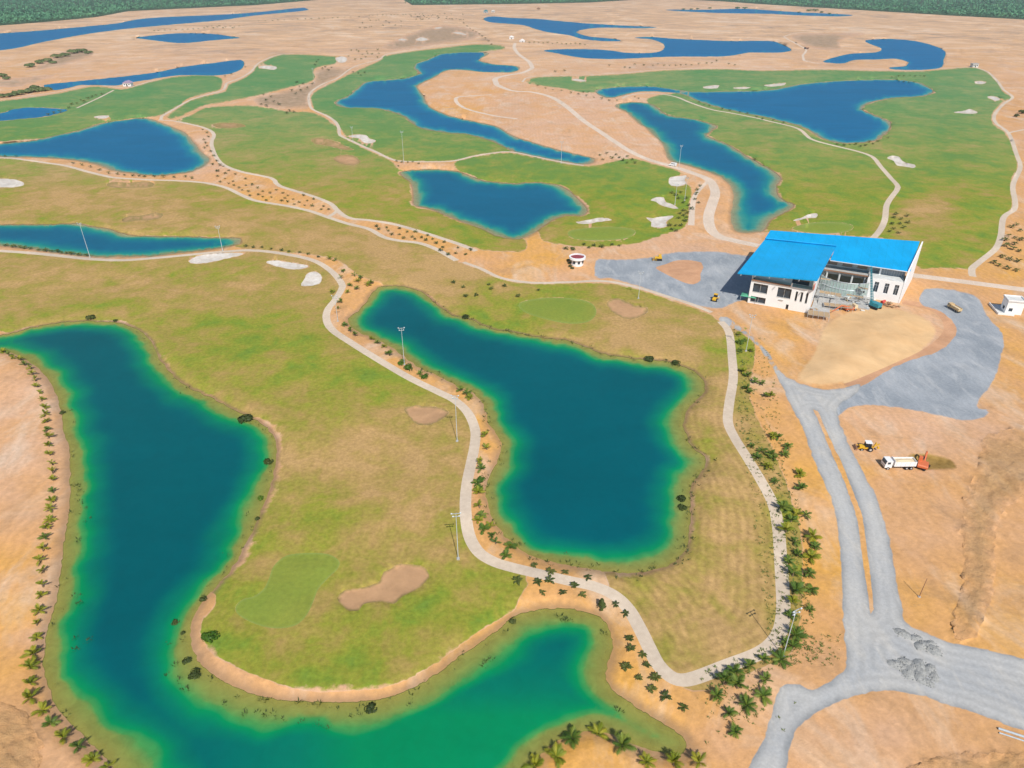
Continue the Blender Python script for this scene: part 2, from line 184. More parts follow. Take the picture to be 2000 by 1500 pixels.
# soil tone survey: pixel x, y, orange-ness, darkness
TONE = [(30,760,.35,0),(30,900,.3,.05),(40,1000,.45,.05),(30,1100,.8,0),(30,1200,.85,0),(30,1300,.8,0),(30,1420,.55,.2),(110,1480,.5,.1),(110,950,.55,0),(100,1250,.2,.1),
 (1610,940,.95,.05),(1620,1100,.95,.05),(1590,1000,.7,0),(1570,1200,.8,.05),(1600,1290,.75,.15),(1480,1390,.6,0),(1400,1440,.6,0),(1210,1250,1,0),(1240,1340,1,0),(1100,1165,.8,0),(1180,1470,.85,0),(1300,1410,.85,0),
 (1700,850,.4,.05),(1800,840,.35,.0),(1900,840,.4,.1),(1750,950,.45,.1),(1750,1050,.5,.15),(1820,1050,.5,.1),(1850,1180,.75,.05),(1960,960,.7,.15),(1980,1150,.75,.15),(1980,1240,.85,.1),(1970,740,.75,.15),(1985,640,.6,.1),
 (1750,1440,.5,.1),(1650,1450,.5,.1),(1900,1450,.55,.15),(1030,520,1,0),(1060,510,1,0),(1100,540,.4,.05),(1150,520,.3,.05),(1320,530,.2,.1),(1250,485,.35,0),(1420,480,.35,0),(1400,420,.5,0),(1520,640,.75,.1),(1480,610,.6,.1),(1540,700,.7,.05),(1600,690,.6,0),(1800,545,.7,.1),
 (1800,640,.1,.05),(930,185,.5,0),(880,170,.4,0),(1000,220,.2,.1),(1080,240,.25,0),(1250,280,.3,0),(1180,170,.1,0),(900,215,.7,0),(960,500,.7,0),(520,385,.8,0),(830,465,.8,0),(700,580,.7,0),(960,850,.9,0),(950,910,.7,0),(1000,1075,.8,0),(1060,1110,.8,0),
 (200,100,.3,.05),(60,110,.5,.05),(400,100,.15,.05),(600,60,.2,.05),(700,80,.15,.08),(640,20,.6,0),(700,8,.6,0),(900,20,.3,0),(1100,25,.25,.05),(1350,45,.35,0),(1400,60,.1,.1),(1600,40,.3,.05),(1800,55,.3,.05),(1950,60,.4,0),(1900,110,.5,0),(1970,150,.35,.05),(1980,230,.5,.1),(1975,500,.8,.1),(1400,120,.2,.0),(1100,130,.3,.05),(390,300,.35,0),(20,640,.7,0)]
# grass dryness survey
DRY = [(100,540,.62),(300,540,.62),(250,580,.5),(450,560,.5),(560,560,.5),(400,640,.35),(480,680,.22),(560,700,.45),(620,760,.4),(700,720,.35),(760,790,.42),(600,830,.6),(700,850,.75),(820,760,.4),(880,880,.55),(600,920,.7),(700,920,.8),(800,900,.8),(560,1000,.45),(640,1000,.35),(720,1000,.5),(830,990,.75),(860,1070,.7),(600,1060,.4),(500,1080,.45),(430,1150,.25),(640,1220,.35),(700,1280,.3),(800,1280,.3),(900,1220,.3),(960,1150,.25),(560,1280,.4),(450,1250,.25),(900,1020,.45),(740,1080,.5),
 (100,350,.85),(300,390,.95),(100,410,.8),(450,420,.95),(600,450,.95),(750,490,.95),(850,520,.95),(400,450,.7),(900,560,.6),(820,540,.9),(960,590,.5),(1000,630,.4),(1100,600,.15),(1200,590,.5),(1100,650,.75),(1250,650,.9),(1350,640,.6),(1300,670,.85),(1400,750,.75),(1400,800,.7),(1400,860,.55),(1430,950,.6),(1450,1050,.6),(1400,1150,.75),(1300,1200,.75),(1250,1150,.7),(1400,1230,.7),(1480,1150,.7),(1450,680,.3),(1450,780,.5),(1540,1000,.4),(1550,1120,.35),(1545,1220,.4),(1420,1330,.7),(1300,1280,.7),(1420,1280,.7),
 (450,280,.5),(550,260,.45),(520,320,.4),(650,350,.55),(700,400,.5),(760,340,.45),(850,440,.4),(960,475,.3),(480,230,.4),(740,250,.05),(850,290,.05),(650,190,.02),(800,120,.05),(900,95,.05),(1000,330,.1),(1100,340,.12),(1200,360,.2),(1250,400,.2),(1200,440,.3),(1150,460,.4),
 (480,150,.0),(400,160,.0),(250,210,.02),(60,200,.02),(550,150,.0),(60,260,.05),(1100,155,.15),(1400,155,.1),(1700,150,.1),(1850,200,.15),(1850,300,.2),(1900,400,.22),(1850,480,.3),(1600,350,.25),(1500,280,.3),(1650,420,.3),(1350,215,.3),(1790,402,1.1),(1820,402,.9),(1760,375,.1),(1800,375,.15),(1840,330,.2)]
# how much bare bank shows at the shore
BANK = [(200,630,.7),(300,690,.6),(450,795,.5),(540,880,.8),(500,1020,.7),(400,1180,.6),(390,1270,1.2),(600,1360,1.3),(900,1260,1.2),(1000,1200,1),(850,590,.35),(950,635,.1),(1100,660,0),(1250,700,0),(1370,740,0),(1340,830,.1),(1375,900,.2),(1350,980,.3),(1330,1080,.1),(1200,1118,.2),(850,335,.7),(1120,390,1.1),(830,410,1),(1000,470,.4),(300,236,.9),(100,270,.7),(300,460,.4),(100,440,.3),(720,170,.6),(950,270,.5),(1280,210,.6),(1450,300,.8),(1530,380,.7),(1690,210,1),(1820,180,.9),(1500,178,.6)]
# ------------------------------------------------------------------ material helper
class G:
    def __init__(s, name):
        s.m = bpy.data.materials.new(name); s.m.use_nodes = True; s.t = s.m.node_tree; s.t.nodes.clear()
        s.out = s.t.nodes.new('ShaderNodeOutputMaterial'); s.geo = None
    def n(s, typ, **kw):
        o = s.t.nodes.new('ShaderNode'+typ)
        for k, v in kw.items():
            if k.startswith('_'): setattr(o, k[1:], v)
            else: s.put(o.inputs[k.replace('_', ' ')], v)
        return o
    def put(s, sock, v):
        if hasattr(v, 'is_linked') or hasattr(v, 'links'): s.t.links.new(v, sock)
        else:
            if hasattr(sock.default_value, '__len__') and len(sock.default_value) == 4 and len(v) == 3: v = (*v, 1)
            sock.default_value = v
    def pos(s, scale=None):
        if s.geo is None: s.geo = s.n('NewGeometry')
        p = s.geo.outputs['Position']
        if scale:
            mp = s.n('Mapping'); s.put(mp.inputs['Vector'], p); mp.inputs['Scale'].default_value = scale
            return mp.outputs[0]
        return p
    def noise(s, scale, detail=3, rough=.55, vec=None, dist=0):
        o = s.n('TexNoise', Vector=vec if vec is not None else s.pos(), Scale=scale, Detail=detail, Roughness=rough, Distortion=dist)
        return o.outputs[0]
    def attr(s, name): 
        o = s.n('Attribute'); o.attribute_name = name; return o.outputs['Fac']
    def math(s, op, a, b=0.0, clamp=False):
        o = s.n('Math', _operation=op, _use_clamp=clamp); s.put(o.inputs[0], a); s.put(o.inputs[1], b); return o.outputs[0]
    def mix(s, f, a, b):
        o = s.n('Mix', _data_type='RGBA'); s.put(o.inputs[0], f); s.put(o.inputs[6], a); s.put(o.inputs[7], b); return o.outputs[2]
    def ramp(s, f, stops, interp='LINEAR'):
        o = s.n('ValToRGB', Fac=f); e = o.color_ramp.elements; o.color_ramp.interpolation = interp
        while len(e) < len(stops): e.new(1)
        for el, (p, c) in zip(e, stops):
            el.position = p; el.color = (*c, 1) if hasattr(c, '__len__') else (c, c, c, 1)
        return o.outputs[0]
    def mapr(s, v, a, b, c=0.0, d=1.0):
        o = s.n('MapRange', Value=v, From_Min=a, From_Max=b, To_Min=c, To_Max=d); return o.outputs[0]
    def rand(s): return s.n('ObjectInfo').outputs['Random']
    def hsv(s, col, h=.5, sa=1, v=1):
        o = s.n('HueSaturation'); s.put(o.inputs['Hue'], h); s.put(o.inputs['Saturation'], sa); s.put(o.inputs['Value'], v); s.put(o.inputs['Color'], col); return o.outputs[0]
    def bump(s, h, st=.5, dist=.1):
        o = s.n('Bump', Strength=st, Distance=dist, Height=h); return o.outputs[0]
    def bsdf(s, col, rough=.9, normal=None, spec=.2, metal=0, **kw):
        b = s.n('BsdfPrincipled', Base_Color=col, Roughness=rough, Metallic=metal, **kw)
        b.inputs['Specular IOR Level'].default_value = spec
        if normal is not None: s.put(b.inputs['Normal'], normal)
        return b.outputs[0]
    def done(s, shader): s.t.links.new(shader, s.out.inputs[0]); return s.m
def plain(name, col, rough=.6, spec=.3, metal=0, var=.12, scale=1.5):
    g = G(name); n = g.noise(scale, 4)
    c = g.hsv(col, v=g.mapr(n, .25, .75, 1-var, 1+var))
    return g.done(g.bsdf(c, rough, spec=spec, metal=metal))

def soil_color(g, tone, dark):
    n1 = g.noise(.018, 4); n2 = g.noise(.11, 4); n3 = g.noise(.9, 5, .65); st = g.noise(.06, 5, .62, vec=g.pos((1, .45, 1)), dist=.9)
    t = g.math('ADD', tone, g.math('MULTIPLY', g.math('SUBTRACT', n1, .5), 1.1))
    t = g.math('ADD', t, g.math('MULTIPLY', g.math('SUBTRACT', n2, .5), .6), clamp=True)
    c = g.ramp(t, [(0, (.62, .395, .265)), (.3, (.63, .37, .21)), (.6, (.63, .34, .145)), (1, (.68, .355, .085))])
    pale = g.mapr(st, .50, .70); c = g.mix(g.math('MULTIPLY', pale, .62), c, (.68, .53, .40))
    d = g.math('ADD', dark, g.math('MULTIPLY', g.mapr(g.noise(.05, 6, .68, dist=.9), .53, .75), .5), clamp=True)
    c = g.mix(d, c, (.32, .20, .11))
    fa = g.attr('fars'); f1 = g.noise(.010, 6, .68, vec=g.pos((.8, .7, 1)), dist=1.2); f2 = g.noise(.028, 5, .7, vec=g.pos((.5, 1.2, 1)), dist=.8)
    cf = g.ramp(f1, [(.32, (.33, .25, .18)), (.42, (.55, .37, .235)), (.52, (.66, .42, .235)), (.62, (.72, .54, .385)), (.75, (.62, .36, .20))]); cf = g.hsv(cf, v=g.mapr(f2, .32, .68, .68, 1.2))
    c = g.mix(g.math('MULTIPLY', fa, .8), c, cf)
    sp = g.mapr(g.noise(.22, 4, .7), .64, .74); c = g.mix(g.math('MULTIPLY', sp, .35), c, (.30, .21, .14))
    tw = g.n('TexWave', Vector=g.pos((.8, 1, 1)), Scale=.12, Distortion=9.0, Detail=4.0, Detail_Scale=1.5)
    c = g.hsv(c, v=g.math('MULTIPLY', g.mapr(n3, .2, .8, .82, 1.16), g.mapr(tw.outputs['Fac'], 0, 1, .955, 1.035)))
    return c, n3
# --- bare soil
g = G('bare_soil'); c, n3 = soil_color(g, g.attr('tone'), g.attr('dark'))
wet = g.mapr(g.math('ADD', g.attr('shore'), g.math('MULTIPLY', g.math('SUBTRACT', g.noise(.5, 3), .5), 1.6)), .5, 2.6, 1, 0)
c = g.mix(g.math('MULTIPLY', wet, .6), c, (.26, .17, .10))
MAT_SOIL = g.done(g.bsdf(c, .95, g.bump(n3, .6, .25), spec=.1))
# --- pond bed
g = G('pond_bed'); n = g.noise(.5, 4); c = g.ramp(n, [(.3, (.38, .31, .09)), (.7, (.52, .42, .15))])
MAT_BED = g.done(g.bsdf(c, .9, spec=.1))
g = G('sandy_pond_bed'); n = g.noise(.4, 4); c = g.ramp(n, [(.3, (.50, .38, .24)), (.7, (.62, .49, .34))])
MAT_BED2 = g.done(g.bsdf(c, .9, spec=.1))
# --- fairway grass
def grass_mat(name, is_green=False):
    g = G(name)
    n1 = g.noise(.022, 4, .6, dist=.4); n2 = g.noise(.12, 4, .6, dist=.5); n3 = g.noise(.9, 4, .7); n4 = g.noise(.35, 3, vec=g.pos((1, .4, 1)))
    d = g.math('ADD', g.attr('dry'), g.math('MULTIPLY', g.math('SUBTRACT', n1, .5), 1.35))
    d = g.math('ADD', d, g.math('MULTIPLY', g.math('SUBTRACT', n2, .5), .95))
    d = g.math('ADD', d, g.math('MULTIPLY', g.math('SUBTRACT', n4, .5), .30), clamp=True)
    d = g.math('ADD', d, g.math('MULTIPLY', g.math('SUBTRACT', g.noise(.06, 5, .65, dist=.7), .5), 1.0), clamp=True)
    if is_green: d = g.math('ADD', g.math('MULTIPLY', d, .3), .12)
    col = g.ramp(d, [(0, (.14, .235, .035)), (.2, (.195, .255, .030)), (.4, (.26, .262, .036)), (.6, (.315, .252, .058)), (.82, (.39, .262, .088)), (1, (.45, .285, .115))])
    fg = g.attr('farg'); col = g.mix(fg, col, g.mix(g.math('ADD', d, g.math('MULTIPLY', g.math('SUBTRACT', g.noise(.009, 5, .65, dist=.6), .4), .9), clamp=True), (.09, .235, .085), (.31, .31, .13)))
    sa = g.attr('stripe')
    w = g.math('SINE', g.math('MULTIPLY', g.math('ADD', sa, g.math('MULTIPLY', n2, 2.2)), 2*math.pi/2.3))
    sw = g.math('MULTIPLY', g.attr('mow'), g.mapr(n4, .35, .6, .15, 1))
    val = g.math('ADD', g.mapr(n3, .25, .75, .74, 1.26), g.math('MULTIPLY', g.math('MULTIPLY', w, sw), .12))
    col = g.hsv(col, v=val)
    if is_green: col = g.mix(.45, col, (.215, .27, .055)); col = g.mix(g.mapr(g.attr('rim'), 1.5, 4.5, .16, 0), col, (.33, .38, .16))
    en = g.math('ADD', g.math('MULTIPLY', g.math('SUBTRACT', g.noise(.35, 4, .65), .5), 5.0), g.math('MULTIPLY', g.math('SUBTRACT', g.noise(.06, 3), .5), 9.0))
    sh = g.math('ADD', g.math('ADD', g.attr('shore'), en), g.math('MULTIPLY', g.math('SUBTRACT', 1.0, g.attr('bank')), 2.4)); k = g.mapr(sh, .9, 2.1, 1, 0)
    if not is_green:
        sc, _ = soil_color(g, .35, .08); col = g.mix(k, col, sc)
    if not is_green:
        rk_ = g.mapr(g.math('ADD', g.attr('rim'), g.math('MULTIPLY', g.math('SUBTRACT', g.noise(.3, 4, .65), .5), 9.0)), .5, 2.5, 1, 0); col = g.mix(rk_, col, sc)
    wet = g.mapr(g.math('ADD', g.attr('shore'), g.math('MULTIPLY', g.math('SUBTRACT', n3, .5), .8)), .5, 1.6, .7, 0)
    col = g.mix(wet, col, (.21, .135, .075))
    bare = g.mapr(g.noise(.07, 5, .7, dist=1.0), .66, .74)
    if not is_green: col = g.mix(g.math('MULTIPLY', g.math('MULTIPLY', bare, g.attr('dry')), .75), col, (.50, .34, .18))
    return g.done(g.bsdf(col, .95, g.bump(n3, .35, .12), spec=.08))
MAT_GRASS = grass_mat('fairway_grass'); MAT_GREEN = grass_mat('putting_green', True)
# --- sands, concrete, gravel
def soil_edge(g, c, width, amp, scale=.35):
    sc, _ = soil_color(g, g.attr('tone'), g.attr('dark'))
    return g.mix(g.mapr(g.math('ADD', g.attr('rim'), g.math('MULTIPLY', g.math('SUBTRACT', g.noise(scale, 4, .65), .5), amp)), 0, width, 1, 0), c, sc)
def sandmat(name, c1, c2, sc=.5, soft=None, lip=None, lo=.86):
    g = G(name); n = g.noise(sc, 5, .6); n2 = g.noise(.09, 5, .65, dist=.6); c = g.mix(g.mapr(n, .3, .7), c1, c2); c = g.hsv(c, v=g.mapr(n2, .3, .7, lo, 1.12))
    if lip: c = g.mix(g.mapr(g.math('ADD', g.attr('rim'), g.math('MULTIPLY', g.math('SUBTRACT', n, .5), lip[0]*2.2)), .2, lip[0], lip[2], 0), c, lip[1])
    if soft: c = soil_edge(g, c, *soft)
    return g.done(g.bsdf(c, .95, g.bump(n, .4, .15), spec=.1))
MAT_WSAND = sandmat('white_bunker_sand', (.72, .68, .62), (.58, .50, .42), lip=(1.4, (.46, .38, .27), .35), lo=.78)
MAT_BSAND = sandmat('brown_bunker_sand', (.51, .30, .16), (.44, .26, .135), lip=(4.6, (.235, .195, .06), .8))
g = G('path_concrete'); n = g.noise(.8, 5, .6); n2 = g.noise(.05, 3); c = g.ramp(n, [(.25, (.54, .43, .32)), (.75, (.66, .545, .42))]); c = g.hsv(c, v=g.mapr(n2, .3, .7, .9, 1.08))
MAT_PATH = g.done(g.bsdf(c, .85, spec=.2))
def gravel(name, a, b, c3, track=True, soft=None):
    g = G(name); n = g.noise(.06, 5, .6, dist=.7); n2 = g.noise(1.6, 4, .7); n3 = g.noise(.25, 4, .6, vec=g.pos((1, .3, 1)), dist=.5)
    c = g.mix(g.mapr(n, .35, .65), a, b); c = g.mix(g.math('MULTIPLY', g.mapr(n3, .5, .72), .7), c, c3)
    if track:   # wheel tracks run along the strip
        e = g.attr('edge'); w = g.math('SINE', g.math('MULTIPLY', g.math('ADD', e, g.math('MULTIPLY', n, 1.2)), 2*math.pi/2.1))
        c = g.hsv(c, v=g.math('ADD', 1.0, g.math('MULTIPLY', w, .055)))
        k = g.mapr(g.math('ADD', e, g.math('MULTIPLY', g.math('SUBTRACT', n3, .5), 2.0)), .1, .9, .65, 0); c = g.mix(k, c, (.20, .21, .215))  # road rim darkened: shade of the side ditch put into the colour
    if not track: wsp = g.n('TexWave', Vector=g.pos((1, 1, 1)), Scale=.16, Distortion=18.0, Detail=4.0); c = g.hsv(c, v=g.mapr(wsp.outputs['Fac'], 0, 1, .96, 1.03))
    c = g.hsv(c, v=g.mapr(n2, .2, .8, .85, 1.15))
    if soft: c = soil_edge(g, c, *soft)
    return g.done(g.bsdf(c, .9, g.bump(n2, .5, .1), spec=.15))
MAT_ROAD = gravel('gravel_road', (.46, .445, .415), (.375, .38, .38), (.52, .49, .44), soft=(2.2, 5))
MAT_LOT = gravel('crushed_stone', (.255, .28, .305), (.35, .37, .39), (.455, .46, .46), False, soft=(2.5, 6))
MAT_DIRTROAD = gravel('packed_dirt', (.68, .54, .42), (.60, .48, .37), (.70, .60, .50), False)
MAT_RED = sandmat('red_clay', (.58, .33, .19), (.50, .27, .15), .3)
MAT_MOUND = sandmat('pale_fill_sand', (.70, .47, .25), (.62, .385, .185), .07, soft=(6, 12), lo=.88)
g = G('spoil_soil'); n = g.noise(.5, 6, .7); n2 = g.noise(.12, 4); c = g.ramp(n, [(.3, (.26, .155, .075)), (.55, (.42, .26, .12)), (.8, (.52, .34, .17))]); c = g.hsv(c, v=g.mapr(n2, .3, .7, .85, 1.12))
sc_, _ = soil_color(g, .6, .1); c = g.mix(g.mapr(g.math('ADD', g.attr('rim'), g.math('MULTIPLY', g.math('SUBTRACT', g.noise(.13, 5, .7), .5), 60.0)), 2, 26, 0, .6), sc_, c)
MAT_SPOIL = g.done(g.bsdf(c, .95, g.bump(n, .9, .6), spec=.1))
g = G('pit_soil'); n = g.noise(.6, 5); c = g.ramp(n, [(.3, (.24, .15, .04)), (.7, (.38, .24, .075))]); c = soil_edge(g, c, 5, 8); MAT_PIT = g.done(g.bsdf(c, .95, g.bump(n, .6, .3), spec=.1))
g = G('dry_scrub_ground'); n = g.noise(.12, 6, .7); c = g.ramp(n, [(.3, (.17, .15, .075)), (.5, (.33, .235, .15)), (.75, (.48, .35, .24))]); sc_, _ = soil_color(g, .15, .1); c = g.mix(g.mapr(g.math('ADD', g.attr('rim'), g.math('MULTIPLY', g.math('SUBTRACT', g.noise(.04, 5, .7), .5), 14.0)), 0, 8, 0, .8), sc_, c); MAT_SCRUB = g.done(g.bsdf(c, .95, g.bump(n, .5, .6), spec=.1))
g = G('forest_floor'); n = g.noise(.05, 4); c = g.ramp(n, [(.3, (.03, .06, .028)), (.7, (.06, .10, .04))]); MAT_FOREST = g.done(g.bsdf(c, .95, spec=.1))
# --- water: colour by true depth below the surface, distant ponds with painted sky-reflection blue, shallow margin lets the bed show through
def water_mat(name, blue):
    g = G(name); d = g.attr('depth'); n = g.noise(.25, 3); dd = g.math('ADD', d, g.math('MULTIPLY', g.math('SUBTRACT', n, .5), .3))
    f = g.math('DIVIDE', dd, 7.0, clamp=True)
    c0 = [(0, (.36, .33, .09)), (.08, (.24, .31, .075)), (.15, (.06, .27, .07)), (.28, (.001, .235, .080)), (.48, (.001, .165, .102)), (.85, (0, .105, .110)), (1, (0, .092, .106))]
    c1 = [(0, (.42, .35, .23)), (.08, (.22, .32, .26)), (.18, (.03, .24, .29)), (.36, (.002, .17, .29)), (.70, (0, .128, .29)), (1, (0, .118, .275))]
    col = g.ramp(f, c0)
    if blue > 0: col = g.mix(blue, col, g.ramp(f, c1))
    mot = g.mapr(g.noise(.35, 5, .7, dist=.6), .35, .65, .80, 1.12); col = g.hsv(col, v=g.math('ADD', g.math('MULTIPLY', mot, g.mapr(dd, .2, 2.0, 1, .25)), g.math('MULTIPLY', g.mapr(g.noise(.035, 5, .62, vec=g.pos((.45, 1, 1)), dist=.8), .3, .7, .87, 1.10), g.mapr(dd, .2, 2.0, 0, .75))))
    a = g.mapr(dd, .0, 1.1, .45 if blue < .95 else .7, 1.0)
    wv = g.noise(.55, 4, .6); nm = g.bump(wv, .15, .12)
    df = g.n('BsdfDiffuse', Color=col); gl = g.n('BsdfGlossy', Roughness=.18, Normal=nm, Color=(1, 1, 1))
    fr_ = g.n('Fresnel', IOR=1.33, Normal=nm); k = g.math('MINIMUM', g.math('MULTIPLY', fr_.outputs[0], .5), .08)   # ripples hold the grazing reflection down
    mw_ = g.n('MixShader', Fac=k); g.t.links.new(df.outputs[0], mw_.inputs[1]); g.t.links.new(gl.outputs[0], mw_.inputs[2])
    tr = g.n('BsdfTransparent', Color=(.84, .88, .62) if blue < .3 else (.85, .92, .90))
    mx = g.n('MixShader', Fac=a); g.t.links.new(tr.outputs[0], mx.inputs[1]); g.t.links.new(mw_.outputs[0], mx.inputs[2])
    return g.done(mx.outputs[0])

# ------------------------------------------------------------------ land partition: one constrained triangulation of the whole site
REG = []   # (priority, kind, object name, outline in pixels, extra)
def reg(pr, kind, name, outline, **ex): REG.append(dict(pr=pr, kind=kind, name=name, P=np.asarray(outline, float), **ex))
def rough_edge(P, amp):
    X, Y = P[:, 0], P[:, 1]
    s = np.clip((Y+60)/700, .08, 1.2)*amp
    return P+np.stack([sinnoise(X, Y*1.5, 26, 3, 3)*s, sinnoise(X, Y*1.5, 26, 9, 3)*s*.6], 1)
for k, p in PONDS.items(): reg(50, 'pond', 'pond_water', rough_edge(spline(p, 5), 2.2), pond=k)
for i, p in enumerate(GRASS): reg(20, 'grass', 'fairway', rough_edge(spline(p, 6), 2.0))
for p in GREENS: reg(60, 'green', 'putting_green', spline(p, 5))
for p in BUNK_BROWN: reg(61, 'bbunk', 'sand_bunker', rough_edge(spline(p, 4), 1.2))
for p in BUNK_WHITE: reg(61, 'wbunk', 'sand_bunker', rough_edge(spline(p, 3), 1.2))
for p, w in PATHS: reg(90, 'path', 'cart_path', band(p, w))
for p, w in DIRT_ROADS: reg(80, 'dirt', 'dirt_road', band(p, w))
for p, w in RED_TRACK: reg(79, 'red', 'clay_track', band(p, w))
reg(85, 'road', 'gravel_road', rough_edge(spline(ROAD, 7), 1.6))
reg(95, 'soil', 'ground', rough_edge(spline(MEDIAN, 6), .8))
for p in LOTS: reg(84, 'lot', 'stone_yard', rough_edge(spline(p, 6), 1.2))
reg(96, 'red', 'clay_island', spline(LOT_ISLE, 5))
reg(70, 'mound', 'sand_mound', spline(MOUND, 7))
for p in SPOIL: reg(40, 'spoil', 'spoil_strip', rough_edge(spline(p, 7), 6))
reg(45, 'pit', 'dug_pit', spline(PIT, 4))
for p in SCRUB: reg(15, 'scrub', 'scrub_ground', rough_edge(spline(p, 5), 5))
for p in FOREST: reg(12, 'forest', 'forest_floor', np.array(p, float))
# tessellation points: even in the photo's frame so that near ground is finer than far ground
pts = []
y = -56.0
while y < 1750:
    dx = 8.5 if y > 60 else 9.5; dy = 7.5 if y > 120 else (4.0 if y > 30 else (2.6 if y > -6 else 6.0))
    if y > 1530: dx, dy = 26, 26
    xs = np.arange(-170, 2175, dx); pts.append(np.stack([xs+rng.uniform(-.35, .35, len(xs))*dx, y+rng.uniform(-.3, .3, len(xs))*dy], 1))
    xo = np.concatenate([np.arange(-3000, -180, 130), np.arange(2190, 5000, 130)]); pts.append(np.stack([xo, np.full(len(xo), y)], 1) if len(pts) % 8 == 1 else np.zeros((0, 2)))
    y += dy
xo = np.arange(-3000, 5001, 160.)
for yy in (-58.5, 1790, 1950, 2200): pts.append(np.stack([xo, np.full(len(xo), yy)], 1))
V0 = np.concatenate(pts); edges = []
allp = [V0]; nb = len(V0)
for r in REG:
    n = len(r['P']); allp.append(r['P']); edges += [(nb+i, nb+(i+1) % n) for i in range(n)]; nb += n
VIN = np.concatenate(allp)
res = delaunay_2d_cdt([Vector(v) for v in VIN], edges, [], 0, 1e-3)
V = np.array([(v.x, v.y) for v in res[0]]); T = np.array([f for f in res[2] if len(f) == 3])
A = V[T[:, 1]]-V[T[:, 0]]; B = V[T[:, 2]]-V[T[:, 0]]; ar = A[:, 0]*B[:, 1]-A[:, 1]*B[:, 0]
T = T[np.abs(ar) > 1e-4]; ar = ar[np.abs(ar) > 1e-4]
T[ar > 0] = T[ar > 0][:, ::-1]          # photo y runs down, so flip to face up
C = V[T].mean(1)
# which region owns each triangle
own = np.full(len(T), -1); best = np.full(len(T), -1)
pondid = np.full(len(T), -1)
for i, r in enumerate(REG):
    P = r['P']; lo = P.min(0); hi = P.max(0)
    k = np.where((C[:, 0] > lo[0]) & (C[:, 0] < hi[0]) & (C[:, 1] > lo[1]) & (C[:, 1] < hi[1]))[0]
    if not len(k): continue
    k = k[inside(P, C[k, 0], C[k, 1])]
    kk = k[best[k] < r['pr']]; own[kk] = i; best[kk] = r['pr']
# world position at datum height
GX, GY = ground(V[:, 0], V[:, 1])
def kd_of(P2):
    k = kdtree.KDTree(len(P2))
    for i, p in enumerate(P2): k.insert((p[0], p[1], 0), i)
    k.balance(); return k
shore_pts = []
for r in REG:
    if r['kind'] == 'pond':
        p = spline(r['P'], 2.5); shore_pts.append(np.stack(ground(p[:, 0], p[:, 1]), 1))
SH = np.concatenate(shore_pts); kd = kd_of(SH)
dist = np.array([kd.find((x, y, 0))[2] for x, y in zip(GX, GY)])
inpond = np.zeros(len(V), bool); vpond = np.full(len(V), -1)
for i, r in enumerate(REG):
    if r['kind'] == 'pond':
        k = inside(r['P'], V[:, 0], V[:, 1]); inpond |= k; vpond[k] = i
def idw(ctrl, cols, X, Y, p=2.4):
    ctrl = np.array(ctrl, float); num = np.zeros((len(X), cols)); den = np.zeros(len(X))
    for c in ctrl:
        sy = 1.0; d2 = (X-c[0])**2+((Y-c[1])*1.6)**2+150
        w = d2**(-p/2); den += w; num += w[:, None]*c[2:2+cols]
    return num/den[:, None]
tn = idw(TONE, 2, V[:, 0], V[:, 1]); dryv = idw(DRY, 1, V[:, 0], V[:, 1])[:, 0]; nr_ = np.clip((V[:, 1]-430)/100, 0, 1); dryv = dryv*(1+.35*nr_)-.10*nr_; dryv = dryv+.03*np.clip((V[:, 1]-430)/100, 0, 1)
farg = np.clip((380-V[:, 1])/220, 0, .9)
# mowing lines follow the loop path on the right
PA = spline(PATHS[0][0], 4, False); sel = PA[(PA[:, 1] > 640) & (PA[:, 0] > 1000)]
kp = kd_of(np.stack(ground(sel[:, 0], sel[:, 1]), 1)); stripe = np.array([kp.find((x, y, 0))[2] if y < 420 else 0 for x, y in zip(GX, GY)])
mow = np.zeros(len(V)); mw = [(1250,1150,1),(1300,1250,1),(1400,1200,1),(1450,1050,1),(1430,950,1),(1400,880,.9),(1400,800,.6),(1380,720,.3),(1300,680,.1),(1000,600,.1),(800,900,.0),(800,1250,.15),(700,1300,.2),(400,500,0),(1600,300,.0),(1480,1150,1)]
mow = np.clip(idw(mw, 1, V[:, 0], V[:, 1])[:, 0], 0, 1)*(V[:, 1] > 560)*(V[:, 0] > 560)
kv = inside(np.array(GRASS[-1], float), V[:, 0], V[:, 1]); mow[kv] = 0
# ---- heights
H = sinnoise(GX, GY, 46, 21, 3)*.42+sinnoise(GX, GY, 170, 5, 2)*.5
H *= np.clip(1-(V[:, 1] < 60)*1.0, 0, 1)
WATER = -0.8
bank = 4.2+1.5*sinnoise(GX, GY, 60, 31, 2)
tl = np.clip(dist/bank, 0, 1); tl = tl*tl*(3-2*tl)
Hland = WATER+(H-WATER)*tl
par = np.array([POND_PAR.get(r.get('pond'), (1., .9, 1.)) for r in REG])
sw = np.where(vpond >= 0, par[vpond, 0], 5); sl = np.where(vpond >= 0, par[vpond, 1], .4)
sw = sw*np.clip(1+.6*sinnoise(GX, GY, 55, 77, 2)+.45*sinnoise(GX, GY, 17, 78, 2), .15, 3)
east = np.clip((V[:, 0]-1180)/150, 0, 1)*(V[:, 1] > 640)*(V[:, 1] < 1150)*(V[:, 0] < 1400); sw = sw+east*2.2
south = np.clip((V[:, 1]-1180)/120, 0, 1)*np.clip((V[:, 0]-220)/160, 0, 1); sw = sw+south*(2.2-.6*np.clip((V[:, 0]-850)/150, 0, 1))
depth = np.where(inpond, np.minimum(.20*np.minimum(dist, sw)+np.maximum(dist-sw, 0)*sl, 7.0-4.75*np.clip((V[:, 1]-1180)/220, 0, 1)*np.clip((V[:, 0]-220)/480, 0, 1)), 0)
Z = np.where(inpond, WATER-depth, Hland)
onshore = dist < .02
Z[onshore] = WATER
